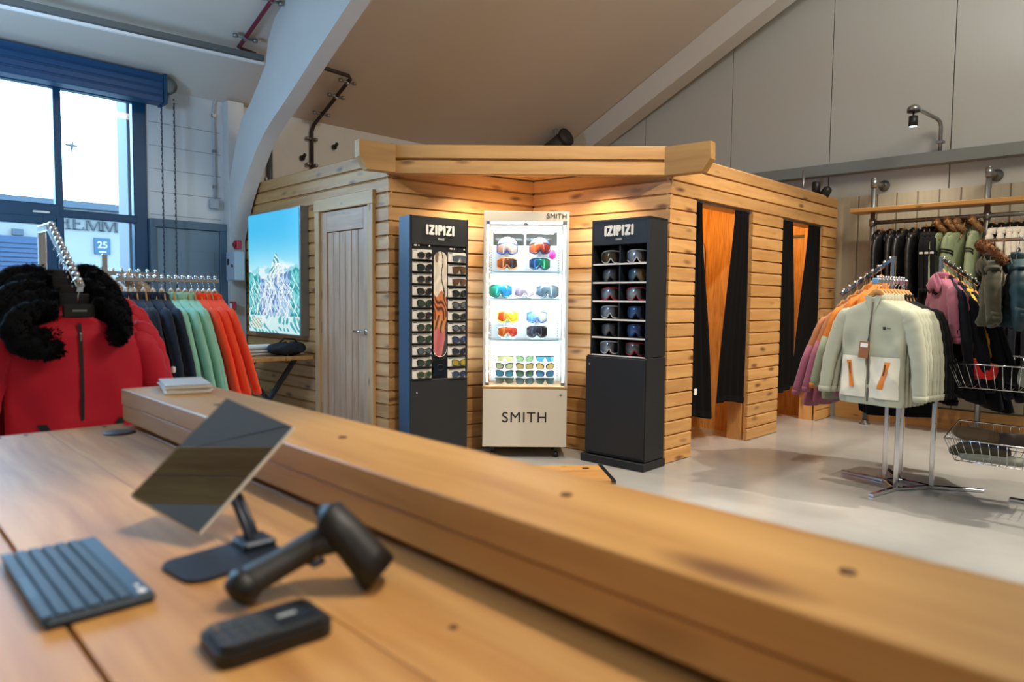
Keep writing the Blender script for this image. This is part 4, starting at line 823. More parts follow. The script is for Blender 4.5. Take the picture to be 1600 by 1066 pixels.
t = thing('acrylic_riser', 'clear stepped acrylic riser holding sunglasses at the bottom of the glass cabinet', 'riser', sw(SW/2, .12, .570), sa_)
for r in range(4): MB().box((0, .055-.02*r+.03, .18-.058*r), (.48, .004, .05)).build('step', GPN, t)
for x in (-.22, .22): MB().box((x, .09, .10), (.006, .1, .2)).build('upright', GPN, t)
# low board on the floor in front of the cabinet
fb = thing('floor_board', 'low pale wooden board with black edging on the floor before the cabinet', 'board', (3.62, 3.22, 0), math.atan2(.64, -.77))
MB().box((0, 0, .014), (.72, .44, .028), bev=.002).build('board_top', SHELF, fb); MB().box((-.368, 0, .015), (.03, .46, .034), bev=.002).build('black_edge', BLACKP, fb); MB().box((-.24, -.12, .0285), (.05, .03, .003)).build('slot', INK, fb)

# ------------------------------------------------------------------ light box poster
pb = thing('lightbox_poster', 'backlit poster of a snowy ski mountain in a silver frame beside the store door', 'lightbox', (2.93, 6.17, 1.488), -PI/2)    # local X runs to -Y world, -Y outward
MB().box((0, .045, 0), (1.06, .084, 1.155), bev=.003).build('frame_box', mat('silver_frame', (150, 152, 154), .35, .7), pb)
NX, NY = 150, 168
def mtn_raster():
    r = random.Random(12); g = [[None]*NX for _ in range(NY)]
    def n1(x, s): return math.sin(x*7.3+s)+.5*math.sin(x*17.1+2*s)+.3*math.sin(x*41.7+3*s)
    for j in range(NY):
        for i in range(NX):
            u, v = (i+.5)/NX, (j+.5)/NY
            peak = .665-1.05*abs(u-.56)**.95+.010*n1(u*3, 1); ridge = .47+.035*n1(u, 2)+.05*abs(u-.5); ridge2 = .53+.02*n1(u*1.4, 5)
            if v > max(peak, ridge, ridge2):
                f = min(1, max(0, (v-.55)/.45)); c = (60+110*(1-f)**2, 186+46*(1-f)**2, 236+10*(1-f))
                cl = n1(u*.8+v*1.5, 4)*.12+(.60-v)*3.2
                if cl > .12 and v < .66: k = min(1, (cl-.12)*5); c = tuple(a*(1-k)+b_*k for a, b_ in zip(c, (236, 246, 250)))
            elif v > max(peak, ridge): c = (150, 214, 228) if n1(u*2, 7)+n1(v*6, 3) > .2 else (222, 240, 246)
            elif peak >= ridge and v > peak-.16 and v > ridge-.02: c = (228, 242, 244) if math.sin((u-.56)*90+6*math.sin(v*30))+.5*math.sin(v*80) > -.1 else (64, 150, 160)
            else:
                w_ = math.sin(u*46+5*math.sin(v*17)+v*20)*math.sin(v*38+4*math.sin(u*13)); side = abs(u-.53) > .30
                c = ((40, 150, 156) if w_ > 0 else (110, 204, 206)) if side else ((96, 130, 190) if w_ > .15 else (160, 196, 224))
                if v < .14: c = (206, 234, 236) if w_ > -.3 else (70, 170, 172)
            g[j][i] = c
    for q in range(40):                                            # white pistes winding down from the ridge
        u = .56+r.uniform(-.05, .05) if q < 16 else r.uniform(.05, .95); v = .58 if q < 16 else .47+r.uniform(-.1, .02); d = (q-7.5)/8*.0055 if q < 16 else r.uniform(-.003, .003); ph = (1.0+.2*r.random() if q < 16 else r.random()*6)
        wd = r.choice((1, 1, 1, 2)); end = r.uniform(.05, .2)
        while v > end:
            u += d*.8+.0045*math.sin(v*34+ph); v -= .004
            for k in range(wd):
                i = int(u*NX)+k; j = int(v*NY)
                if 0 <= i < NX and 0 <= j < NY: g[j][i] = (240, 248, 250)
    for j in range(int(.03*NY), int(.12*NY)):                       # legend block at the lower left
        for i in range(int(.04*NX), int(.26*NX)): g[j][i] = (222, 228, 208) if (i//3+j//2) % 3 else (120, 170, 170)
    return g
MR = mtn_raster()
def mtn(u, v): return MR[min(NY-1, int(v*NY))][min(NX-1, int(u*NX))]
def rect_print(w, h, nx, ny, fn, name):
    m_ = MB(); m_.grid(lambda u, v: Vector(((u-.5)*w, 0, (v-.5)*h)), nx, ny, False); me = m_.mesh(name); ca = me.color_attributes.new('print', 'FLOAT_COLOR', 'CORNER')
    for p in me.polygons:
        c = p.center; col = lin(fn(c.x/w+.5, c.z/h+.5))
        for li in p.loop_indices: ca.data[li].color = col
    return me
put('backlit_print', rect_print(1.03, 1.125, NX, NY, mtn, 'backlit_print'), print_mat('backlit_print', emit=1.0, rough=.3), pb, (0, -.0005, 0))
# side table below it
tb_ = thing('side_table', 'timber side table with crossed black metal legs below the poster', 'table', (2.62, 5.98, 0))
for k in range(3): MB().box((0, 0, 0), (.92, .258, .035), bev=.003).build('top_board', SHELF, tb_, (-.26+.26*k-.02, 0, .735), (0, 0, PI/2))
for y in (-.36, .36):
    for s in (-1, 1): MB().box((0, 0, 0), (.03, .05, .88), bev=.002).build('leg', BLACKM, tb_, (0, y+.02*s, .36), (0, s*.62, 0))
for k in range(7):
    tag(MB().box((0, 0, 0), (.30-.01*(k % 3), .22, .012), bev=.001).build('magazine', [WHITEP, CARD, mat('leaflet_grey', (196, 198, 202), .5)][k % 3], None, (2.60+.01*math.sin(k*2), 5.80+.012*math.cos(k*3), .7595+.0125*k), (0, 0, .1*math.sin(k*1.7))), '%s magazine in the pile on the side table' % ORD[6-k] if k not in (0, 6) else ('topmost' if k == 6 else 'bottom')+' magazine of the pile on the side table', 'magazine', 'magazines on the side table')
bgm = mat('black_bag_cloth', (30, 34, 42), .8, bump=.3, bscale=60)
t = thing('black_bag', 'crumpled black bag on the side table beside the pile of magazines', 'bag', (2.80, 5.62, .753)); b = MB(); b.grid(lambda u, v: Vector((.17*math.cos(2*PI*u)*math.sin(PI*(.06+.94*v)*.98)*(1+.12*math.sin(u*19)), .10*math.sin(2*PI*u)*math.sin(PI*(.06+.94*v)*.98), .06+.055*math.cos(PI*v)+.008*math.sin(u*25+v*9))), 28, 12); b.build('bag_body', bgm, t); MB().tube([(-.1, 0, .1), (-.03, 0, .15), (.06, 0, .14), (.1, 0, .1)], .008, 8).build('handle', bgm, t); MB().box((.06, -.09, .06), (.08, .02, .05), bev=.006).build('pocket', bgm, t)
t = thing('small_black_case', 'small dark case at the far end of the side table', 'case', (2.60, 6.15, .753)); MB().box((0, 0, .04), (.2, .14, .08), bev=.02).build('case_body', bgm, t); MB().tube([(-.04, -.05, .08), (-.03, -.05, .1), (.03, -.05, .1), (.04, -.05, .08)], .006, 6).build('handle', BLACKP, t)
# fuse box and red call points on the rib
t = thing('fuse_box', 'grey wall fuse box between the white rib and the poster', 'electrical box', (2.82, 6.74, 1.56), -PI/2); MB().box((0, 0, 0), (.20, .1, .28), bev=.006).build('case', mat('fuse_box_grey', (170, 178, 186), .45), t); MB().box((-.108, 0, .0), (.02, .09, .27), bev=.003).build('door', mat('fuse_box_door', (60, 84, 104), .4), t); MB().box((-.05, -.052, .04), (.04, .006, .06)).build('breaker_window', BLACKP, t); MB().box((.05, -.054, .0), (.012, .01, .03)).build('latch', BLACKP, t)
t = thing('fire_alarm_sounder', 'small red alarm unit above the grey fuse box', 'alarm', (2.82, 6.68, 1.765), -PI/2); MB().box((0, 0, 0), (.09, .05, .085), bev=.008).build('case', RED, t); MB().lathe([(.026, 0), (.026, .014), (.018, .02)], (0, -.025, 0), 14, Matrix.Rotation(PI/2, 3, 'X')).build('sounder_dome', mat('dark_red', (120, 20, 30), .4), t)
t = thing('call_point', 'small red fire call point low on the rib left of the poster', 'call point', (2.84, 6.86, 1.17), -PI/2); MB().box((0, 0, 0), (.085, .04, .085), bev=.006).build('case', RED, t); MB().box((0, -.021, 0), (.05, .004, .05)).build('push_glass', WHITEP, t)
# ------------------------------------------------------------------ garments (local: X width, -Y front, neck at z = 0)
def cloth_m(name, rgb, rough=.8, bump=.12, bscale=260, sheen=.2, spec=.3): return mat(name, rgb, rough, bump=bump, bscale=bscale, sheen=sheen, spec=spec, vary=.05, var_scale=18)
class Cut:
    def __init__(s, L=.66, W=.22, D=.045, sl=.56, seed=1, quilt=0, sy=.62, splay=.0):
        s.L, s.W, s.D, s.sl, s.quilt, s.sy, s.splay = L, W, D, sl, quilt, sy, splay
        r = random.Random(seed); s.ph = [r.random()*6.28 for _ in range(8)]
        s.zs = [.004, -.012, -.03, -.05, -.078, -.12, -.22, -.38, -L+.10, -L+.03, -L]
        s.ws = [.062, .092, .135, .180, W*.96, W, W*.98, W*.97, W*1.0, W*1.02, W*.99]
        s.ds = [.045, .042, .040, D*.9+.004, D*.95, D, D*1.12, D*1.1, D*1.06, D*1.02, D*.9]
        s.c = {}
    def wd(s, z):
        z = max(min(z, s.zs[0]), s.zs[-1])
        for i in range(len(s.zs)-1):
            if s.zs[i+1] <= z:
                f = (s.zs[i]-z)/(s.zs[i]-s.zs[i+1]); return s.ws[i]+(s.ws[i+1]-s.ws[i])*f, s.ds[i]+(s.ds[i+1]-s.ds[i])*f
        return s.ws[-1], s.ds[-1]
    def fold(s, x, z, side):
        k = min(1, max(0, (-z-.06)/.2)); p = s.ph
        cr = lambda t: (1-abs(math.sin(t)))**1.5*1.6-.5
        a = .009*math.sin(x*30+p[0]+side+2.2*math.sin(z*5+p[1]))+.006*cr(x*26+z*14+p[2]+side*2)+.006*cr(z*16-x*11+p[3]+math.sin(x*9))
        if s.quilt: a += .011*abs(math.sin(-z*PI/s.quilt))*1.0
        return a*k*min(1.2, s.D/.04)
    def front(s, x, z, off=0, side=-1):
        w, d = s.wd(z); q = max(0, 1-min(1, abs(x/w))**2.6)**(1/2.6); return Vector((x, side*(d*q+s.fold(x, z, side)*min(1, q*2)+off), z))
    def get(s, key, fn):
        if key not in s.c: s.c[key] = fn()
        return s.c[key]
    def body(s, z0=None, z1=None):
        def mk():
            b = MB(); Z = []
            top = .004 if z0 is None else z0; bot = -s.L if z1 is None else z1
            nz = 22
            for j in range(nz+1):
                f = j/nz; Z.append(top+(bot-top)*(f**1.35))
            N = 36
            def fn(u, v):
                z = Z[int(round(v*nz))]; w, d = s.wd(z); a = 2*PI*u; c, sn = math.cos(a), math.sin(a)
                x = w*math.copysign(abs(c)**(2/2.6), c); q = abs(sn)**(2/2.6); sd = 1 if sn > 0 else -1
                return Vector((x, sd*(d*q+s.fold(x, z, sd)*min(1, q*2)), z))
            b.grid(fn, N, nz); b.add([fn(k/N, 1) for k in range(N)], [tuple(range(N))]); return b.mesh('body')
        return s.get(('body', z0, z1), mk)
    def sleeve(s, sd):
        def mk():
            b = MB(); W = s.W; L = s.sl; e = s.splay
            pts = [Vector((sd*W*.80, 0, -.078)), Vector((sd*(W*.97), 0, -.10)), Vector((sd*(W+.022), 0, -.16)), Vector((sd*(W+.042+e*.3), -.004, -.27)), Vector((sd*(W+.056+e*.6), -.010, -.38)), Vector((sd*(W+.062+e*.85), -.016, -L+.06)), Vector((sd*(W+.064+e), -.018, -L))]
            rr = [.038, .053, .054, .050, .046, .041, .037]; P = []; R_ = []
            for i in range(len(pts)-1):
                for k in range(4): f = k/4; P.append(pts[i].lerp(pts[i+1], f)); R_.append((rr[i]*(1-f)+rr[i+1]*f)*(1+.05*math.sin((i*4+k)*2.3+s.ph[4])+(.10*abs(math.sin((i*4+k)*.9)) if s.quilt else 0)))
            P.append(pts[-1]); R_.append(rr[-1]); b.tube(P, R_, 14, sy=s.sy, up=(1, 0, 0)); return b.mesh('sleeve')
        return s.get(('sleeve', sd), mk)
    def lower_sleeve(s, sd):
        def mk():
            b = MB(); W = s.W; L = s.sl; e = s.splay
            b.tube([Vector((sd*(W+.042+e*.3), -.004, -.27)), Vector((sd*(W+.056+e*.6), -.010, -.38)), Vector((sd*(W+.062+e*.85), -.016, -L+.06)), Vector((sd*(W+.064+e), -.018, -L-.002))], [.0555, .0515, .0465, .041], 14, sy=s.sy, up=(1, 0, 0)); return b.mesh('lower_sleeve')
        return s.get(('lower', sd), mk)
    def cuff(s, sd):
        def mk(): b = MB(); e = s.splay; p = Vector((sd*(s.W+.064+e), -.018, -s.sl)); b.tube([p+Vector((0, 0, .025)), p+Vector((0, 0, -.012))], [.0425, .0385], 14, sy=s.sy, up=(1, 0, 0)); return b.mesh('cuff')
        return s.get(('cuff', sd), mk)
    def collar(s, h=.05):
        def mk():
            b = MB(); b.grid(lambda u, v: Vector(((.064-.006*v)*math.cos(2*PI*u), (.044-.002*v)*math.sin(2*PI*u)-.004*v, -.002+h*v*(1-.55*max(0, -math.sin(2*PI*u))))), 28, 3)
            return b.mesh('collar')
        return s.get(('collar', h), mk)
    def patch(s, key, x0, x1, z0, z1, off=.003, side=-1, skew=0, nx=6, nz=10):
        def mk():
            b = MB()
            def g(o): return lambda u, v: s.front(x0+(x1-x0)*u+skew*(v-.5), z0+(z1-z0)*v, o, side)
            b.grid(g(off), nx, nz); return b.mesh(key)
        return s.get(('patch', key), mk)
    def hood(s, big=1.0):
        def mk():
            b = MB()
            def fn(u, v):
                a = 2*PI*u; t_ = PI*v; q = math.sin(t_); k = 1+.10*math.sin(a*3+v*7)+.07*math.sin(a*7-v*11)+.05*math.sin(a*11+v*19)
                y = .046+.040*big*q*math.sin(a)*k; z = -.020+.060*big*math.cos(t_)+.010*math.sin(a*4+v*6)-.10*big*abs(math.cos(a)*q)**3*.4-.02*(math.sin(a) > 0)*q
                return Vector((.118*big*q**.8*math.cos(a)*k, y, z))
            b.grid(fn, 30, 16); return b.mesh('hood')
        return s.get(('hood', big), mk)
def fur_mesh(paths, radius, n, length, seed=3, droop=.2):
    b = MB(); r = random.Random(seed)
    for path in paths:
        pts = [Vector(p) for p in path]; P = []
        for i in range(len(pts)-1):
            for k in range(5): P.append(pts[i].lerp(pts[i+1], k/5))
        P.append(pts[-1]); m = len(P)
        b.tube(P, [radius*(.62+.38*math.sin(PI*min(1, max(0, (i+.5)/m)))**.6+.06*math.sin(i*1.7)) for i in range(m)], 10)
        for k in range(n//len(paths)):
            f = r.random()*(m-1.001); i = int(f); c = P[i].lerp(P[i+1], f-i); t = (P[i+1]-P[i]).normalized(); d = Vector((r.gauss(0, 1), r.gauss(0, 1), r.gauss(0, 1))); d = (d-t*d.dot(t)).normalized()
            base = c+d*radius*.82; tip = base+(d+t*r.uniform(-.7, .7)+Vector((0, 0, -droop))).normalized()*length*r.uniform(.6, 1.25); sd = d.cross(t)*radius*.10+t*radius*.04
            b.add([base-sd, base+sd, tip], [(0, 1, 2)])
    return b.mesh('fur_trim')
furc = {}
FUR_OLD = [(-.075, -.095, -.085), (-.13, -.11, -.10), (-.185, -.095, -.075), (-.205, -.065, -.025), (-.175, -.02, .025), (-.115, .03, .058), (-.03, .055, .075), (.05, .045, .072), (.105, .0, .045), (.130, -.05, .01), (.115, -.085, -.035), (.10, -.095, -.04)]
FUR_HOOD = [(-.07, -.06, -.01), (-.115, -.02, .03), (-.10, .03, .075), (-.03, .06, .10), (.04, .06, .10), (.10, .03, .075), (.115, -.02, .03), (.07, -.06, -.01)]
FUR_L = [(-.055, -.01, .035), (-.11, -.005, .035), (-.165, -.03, .02), (-.20, -.065, -.03), (-.185, -.095, -.08), (-.13, -.11, -.10), (-.075, -.095, -.09)]
FUR_R = [(.06, .0, .04), (.085, .0, .045), (.115, -.015, .03), (.13, -.055, -.01), (.12, -.085, -.05), (.09, -.095, -.065)]
def fur(kind):
    if kind not in furc: furc[kind] = fur_mesh([FUR_L, FUR_R], .040, 3200, .013, 3) if kind == 'big' else fur_mesh([FUR_HOOD], .026, 1800, .018, 4)
    return furc[kind]
hangc = {}
def hanger(label, loc, rz, m=HANGW, group=None, width=.19, black=False, tilt=0):
    t = thing('clothes_hanger', label, 'hanger', loc, 0, group, rot=(tilt, 0, rz))
    if 'hook' not in hangc:
        b = MB(); b.tube([(0, 0, .06), (0, 0, .085), (.004, 0, .098), (.017, 0, .108), (.021, 0, .124), (.013, 0, .140), (0, 0, .146), (-.014, 0, .140), (-.02, 0, .128)], .0022, 6); hangc['hook'] = b.mesh('hook')
        b = MB(); b.tube([(-.15, 0, -.085), (-.10, 0, -.055), (-.060, 0, -.012), (-.042, 0, .028), (-.02, 0, .052), (0, 0, .058), (.02, 0, .052), (.042, 0, .028), (.060, 0, -.012), (.10, 0, -.055), (.15, 0, -.085)], [.008, .010, .013, .017, .020, .021, .020, .017, .013, .010, .008], 8, sy=.36, up=(0, 0, 1)); hangc['bar'] = b.mesh('bar')
        b = MB(); b.box((0, -.012, .030), (.105, .010, .05), bev=.008); b.tube([(-.17, 0, -.06), (-.06, 0, -.002), (0, 0, .02), (.06, 0, -.002), (.17, 0, -.06)], .011, 8); hangc['black'] = b.mesh('bar')
    put('hook', hangc['hook'], CHROME, t); put('bar', hangc['black' if black else 'bar'], BLACKP if black else m, t)
    return t
ZIP = mat('black_zip', (20, 20, 22), .4); CUTS = {}
def cut(name, **k):
    if name not in CUTS: CUTS[name] = Cut(**k)
    return CUTS[name]
def garment(kind, C_, main, label, loc, rz, group, second=None, accent=None, tilt=0, hood=None, furm=None, name='jacket'):
    t = thing(name, label, 'jacket', loc, 0, group, rot=(tilt, 0, rz))
    if kind == 'block':                                     # two-tone: yoke and lower body
        put('yoke', C_.body(None, -.23), main, t); put('body', C_.body(-.23, None), second, t)
        for sd in (-1, 1): put('lower_sleeve', C_.lower_sleeve(sd), second, t)
    else: put('body', C_.body(), main, t)
    for sd in (-1, 1):
        put('sleeve', C_.sleeve(sd), main if kind != 'fleece' else main, t); put('cuff', C_.cuff(sd), accent or main, t)
    solid(put('collar', C_.collar(.05 if kind != 'red' else .016), second if kind == 'fleece' else main, t), .004)
    if kind in ('plain', 'red', 'sage', 'block', 'fleece'): put('zip', C_.patch('zip', -.006, .006, -.012, -C_.L+.02, .004), ZIP if kind != 'sage' else mat('pale_zip', (96, 88, 76), .5), t)
    if kind == 'fleece': put('yoke_panel', C_.patch('yoke_panel', -.17, .17, -.06, -.19, .004), accent or ZIP, t)
    if hood: put('hood', C_.hood(hood), second if kind == 'red' else main, t)
    if furm: put('fur_trim', fur('big' if kind == 'red' else 'hood'), furm, t)
    if kind == 'stripe':
        for sd in (-1, 1):
            for z in (-.20, -.225):
                b = C_.get(('band', sd, z), lambda: MB().tube([Vector((sd*(C_.W+.028+.001), -.002, z+.006)), Vector((sd*(C_.W+.032), -.002, z-.006))], [.0625, .0620], 14, sy=C_.sy, up=(1, 0, 0)).mesh('sleeve_stripe')); put('sleeve_stripe', b, ZIP, t)
    return t
ch_grp = 'hangers with jackets'
# ---- red jackets on the near chrome rack
REDC = cloth_m('red_shell_cloth', (196, 16, 44), .62, .15, 320, .1); BLKFUR = mat('black_fur', (14, 15, 19), .95, spec=.15); REDIN = cloth_m('red_lining', (196, 30, 56), .6)
rr_ = thing('chrome_rack', 'chrome sloping-arm clothes rack holding red jackets with black fur hoods', 'clothes rack', (.627, 3.44, 0))
def ball_arm(parent, p0, p1, n, r=.013, ballr=.011):
    p0, p1 = Vector(p0), Vector(p1); d = p1-p0; a = math.atan2(d.y, d.x); L = d.length
    b = MB(); M = d.to_track_quat('X', 'Z').to_matrix(); b.box(p0.lerp(p1, .5), (L, .026, .026), M, bev=.003); o = b.build('arm', CHROME, parent)
    up = Vector((0, 0, 1))
    for k in range(n): MB().lathe([(.002, .0), (ballr*.8, .004), (ballr, .012), (ballr*.8, .020), (.001, .024)], tuple(p0.lerp(p1, (k+.5)/n)+up*.011), 10).build('stop_ball', CHROME, parent)
def rack_posts(parent, pts, legs):
    for (x, y, z) in pts: MB().box((x, y, z/2), (.028, .028, z), bev=.003).build('upright', CHROME, parent)
    for a, b_ in legs:
        a, b_ = Vector(a), Vector(b_); d = b_-a; MB().box(a.lerp(b_, .5), (d.length, .034, .022), Rz(math.atan2(d.y, d.x)), bev=.003).build('foot', CHROME, parent)
ball_arm(rr_, (0, -.605, -.165+1.44), (0, -.17, 1.52), 12, ballr=.014); MB().box((0, -.09, 1.525), (.03, .18, .03), bev=.003).build('arm_neck', CHROME, rr_)
rack_posts(rr_, [(0, 0, 1.54)], [((-.35, 0, .012), (.35, 0, .012)), ((0, -.35, .012), (0, .35, .012))])
CRED = cut('red', L=.70, W=.225, D=.056, sl=.62, seed=11, sy=.85, splay=.02)
for k, y in enumerate((2.868, 2.945, 3.01, 3.07, 3.13)):
    za = 1.275+(y-2.835)*.50; d = ('frontmost of the red jackets', 'second red jacket from the front', 'third red jacket from the front', 'fourth red jacket from the front', 'rearmost of the red jackets')[k]
    t = garment('red', CRED, REDC, d+' with black fur trim, near chrome rack', (.627+(-.01, .012, -.02, .015, 0)[k], y, za-.125), (.04, -.05, .06, -.03, .02)[k], 'red fur-hooded jackets on the near rack', second=REDIN, hood=.72, furm=BLKFUR)
    if k < 2:
        for sx in (-1, 1): put('pocket_zip', CRED.patch('pocket%d' % sx, sx*.10-.014, sx*.10+.014, -.36, -.47, .005, skew=-sx*.05), ZIP, t)
        for sx in (-1, 1): put('pocket_tab', CRED.patch('tab%d' % sx, sx*.10-.008, sx*.10+.008, -.385, -.41, .009, skew=-sx*.012), REDC, t)
        put('zip_puller', CRED.patch('pull', -.003, .003, -.045, -.075, .009), GALV, t)
    if k == 0:
        MB().box((CRED.W+.095, -.04, -.20), (.012, .02, .024), bev=.003).build('sleeve_badge', WHITEP, t)
    h = hanger('black hanger of the %s' % d, (.627, y, za-.125), .03, group='black hangers on the near rack', black=True)
    if k == 0: MB().box((0, -.018, .032), (.045, .001, .007)).build('hanger_print', GALV, h)
# ---- navy, mint and orange jackets on the second chrome rack
NAVY = cloth_m('navy_fleece', (24, 36, 54), .85); MINT = cloth_m('mint_fleece', (146, 204, 178), .85); ORNG = cloth_m('orange_fleece', (250, 76, 34), .8)
lr = thing('chrome_rack', 'chrome ball-armed clothes rack holding navy, mint and orange jackets by the window', 'clothes rack', (1.15, 4.62, 0))
ball_arm(lr, (.05, -.02, 1.354), (.66, -.02, 1.358), 15, ballr=.012); rack_posts(lr, [(0, 0, 1.50), (-.09, .33, 1.44)], [((-.4, 0, .012), (.4, 0, .012)), ((0, -.4, .012), (0, .45, .012))]); ball_arm(lr, (.0, .33, 1.40), (.42, .36, 1.40), 8, ballr=.011)
CLR = cut('slim', L=.70, W=.215, D=.034, sl=.60, seed=21, sy=.55, splay=.05)
xs_ = [1.255, 1.305, 1.355, 1.41, 1.46, 1.515, 1.56, 1.60, 1.64, 1.68, 1.715, 1.75, 1.785]
for k, x in enumerate(xs_):
    m_, nm, i, n = (NAVY, 'navy', k, 5) if k < 5 else ((MINT, 'mint green', k-5, 4) if k < 9 else (ORNG, 'bright orange', k-9, 4))
    d = '%s of the %s jackets' % (('leftmost', 'second from left', 'third from left', 'fourth from left', 'rightmost')[i if i < n-1 else 4], nm)
    garment('plain', CLR, m_, d+' on the chrome rack by the window', (x, 4.60+.006*(k % 3), 1.356-.122), PI/2+.06*math.sin(k*2.1), 'jackets on the rack by the window', tilt=-.02-.014*k)
    hanger('wooden hanger of the %s by the window' % d, (x, 4.60, 1.356-.122), PI/2, group='hangers on the rack by the window')
PALEFUR = mat('pale_fur', (198, 170, 140), .95); REDO = cloth_m('scarlet_shell', (206, 34, 34), .7); TAN = cloth_m('tan_shell', (190, 160, 126), .8)
for k, (x, m_, nm) in enumerate(((1.26, REDO, 'scarlet'), (1.42, TAN, 'tan'))):
    garment('plain', CLR, m_, nm+' jacket with pale fur hood hanging behind the navy jackets', (x, 4.97, 1.402-.122), PI/2, 'fur-hooded jackets behind the navy ones', hood=.8, furm=PALEFUR)
    hanger('wooden hanger of the '+nm+' jacket behind the navy jackets', (x, 4.97, 1.402-.122), PI/2, group='hangers behind the navy jackets')
# ---- right hand four-way rack
ct_ = Vector((5.2, 1.41, 0)); dA = Vector((-.985, .174, 0)); dB = Vector((.174, .985, 0)); dC = Vector((.5, -.866, 0)); dD = Vector((.85, .52, 0)).normalized(); rA = math.atan2(dA.x, -dA.y)
def face(d): return math.atan2(d.x, -d.y)
fr4 = thing('chrome_four_way_rack', 'chrome four-way clothes rack holding sage jackets on the right shop floor', 'clothes rack', tuple(ct_))
ball_arm(fr4, dA*.14+Vector((0, 0, 1.396)), dA*.50+Vector((0, 0, 1.396)), 11, ballr=.008); MB().box(dA*.515+Vector((0, 0, 1.396)), (.02, .034, .034), Rz(math.atan2(dA.y, dA.x)), bev=.004).build('end_cap', mat('blue_lit_end_cap', (90, 150, 200), .4), fr4)  # cap colour holds the blue light falling on the arm tip
ball_arm(fr4, dB*.15+Vector((0, 0, 1.56)), dB*.52+Vector((0, 0, 1.315)), 9, ballr=.012); ball_arm(fr4, dC*.15+Vector((0, 0, 1.55)), dC*.37+Vector((0, 0, 1.385)), 7, ballr=.008); ball_arm(fr4, dD*.15+Vector((0, 0, 1.30)), dD*.5+Vector((0, 0, 1.30)), 8, ballr=.008)
rack_posts(fr4, [tuple(dA*.15)[:2]+(1.41,), tuple(dB*.15)[:2]+(1.58,), tuple(dC*.15)[:2]+(1.57,), tuple(dD*.15)[:2]+(1.32,)],
           [(d*.12+Vector((0, 0, .012)), d*.46+Vector((0, 0, .012))) for d in (dA, dB, dC, dD)]+[(a*.15+Vector((0, 0, .012)), b_*.15+Vector((0, 0, .012))) for a, b_ in ((dA, dB), (dB, dD), (dD, dC), (dC, dA))])
SAGE = cloth_m('sage_fleece', (176, 178, 158), .9, .2, 420, .3); CREAM = cloth_m('cream_fleece', (226, 222, 204), .9, .3, 200, .4); ORZ = mat('orange_zip', (222, 128, 34), .5); BLACKC = cloth_m('black_cloth', (15, 15, 17), .85, spec=.15, sheen=.05)
CSG = cut('sage', L=.66, W=.205, D=.036, sl=.60, seed=33, sy=.6, splay=.02); CSG1 = cut('sage_front', L=.66, W=.205, D=.050, sl=.60, seed=35, sy=.7, splay=.035)
for k in range(9):
    s = .485-.043*k; p = ct_+dA*s; sage = k < 6; d = ('frontmost sage jacket with cream pocket panels' if k == 0 else '%s sage jacket from the front' % ORD[k]) if sage else '%s black jacket behind the sage ones' % ORD[k-6]
    C_ = CSG1 if k == 0 else CSG
    t = garment('sage' if sage else 'plain', C_, SAGE if sage else BLACKC, d+' on the four-way rack', (p.x, p.y, 1.396-.125), rA+.03*math.sin(k*3), 'jackets on the front arm of the four-way rack', tilt=-.05+.012*k)
    if k == 0:
        for sx in (-1, 1):
            x0, x1 = (.012, .185) if sx > 0 else (-.185, -.012)
            put('pocket_panel', C_.patch('panel%d' % sx, x0, x1, -.355, -.615, .0075, nx=16, nz=16), CREAM, t)
            put('orange_pocket_zip', C_.patch('pz%d' % sx, sx*.105-.017, sx*.105+.017, -.385, -.555, .0115, skew=-sx*.035), ORZ, t); put('zip_slit', C_.patch('ps%d' % sx, sx*.108-.004, sx*.108+.004, -.40, -.47, .0145, skew=-sx*.014), INK, t)
        put('chest_logo', C_.patch('logo', .075, .093, -.165, -.183, .004, nx=3, nz=3), INK, t); put('chest_lettering', C_.patch('logo2', .098, .122, -.171, -.178, .004, nx=3, nz=3), mat('logo_grey', (120, 124, 108), .6), t)
        put('neck_label', C_.patch('nl', -.03, .03, .0, -.045, -.004, side=1, nx=3, nz=3), mat('neck_label', (206, 192, 160), .6), t)
        tg = put('swing_tag', MB().box((.0, -.084, -.315), (.062, .003, .105), bev=.001).mesh('swing_tag'), mat('kraft_tag', (150, 92, 50), .6), t, (0, 0, 0), (0, .06, 0))
        put('tag_print', MB().box((.0, -.0865, -.285), (.046, .001, .026)).mesh('tag_print'), WHITEP, t, (0, 0, 0), (0, .06, 0)); MB().tube([(.0, -.082, -.262), (.006, -.075, -.2), (.006, -.066, -.10)], .0018, 6).build('tag_string', INK, t)
        for sx in (-1, 1): MB().grid(lambda u, v: Vector((sx*(.010+.045*u*(1-v)), -.047-.004*u, .03-.12*v)), 3, 6).build('open_lapel', SAGE, t)
    hanger('wooden hanger of the '+d, (p.x, p.y, 1.396-.125), rA, group='hangers on the front arm of the four-way rack')
PINK = cloth_m('dusty_pink_shell', (150, 84, 106), .7); TANY = cloth_m('tan_yoke', (168, 108, 68), .7); MUST = cloth_m('mustard_shell', (196, 112, 24), .7); SAGEB = cloth_m('sage_shell', (142, 152, 128), .75); YEL = cloth_m('yellow_shell', (226, 168, 20), .6); DNAVY = cloth_m('dark_navy_shell', (13, 16, 26), .8, spec=.15, sheen=.05)
CB = cut('shell', L=.72, W=.22, D=.040, sl=.62, seed=44, sy=.6, splay=.05)
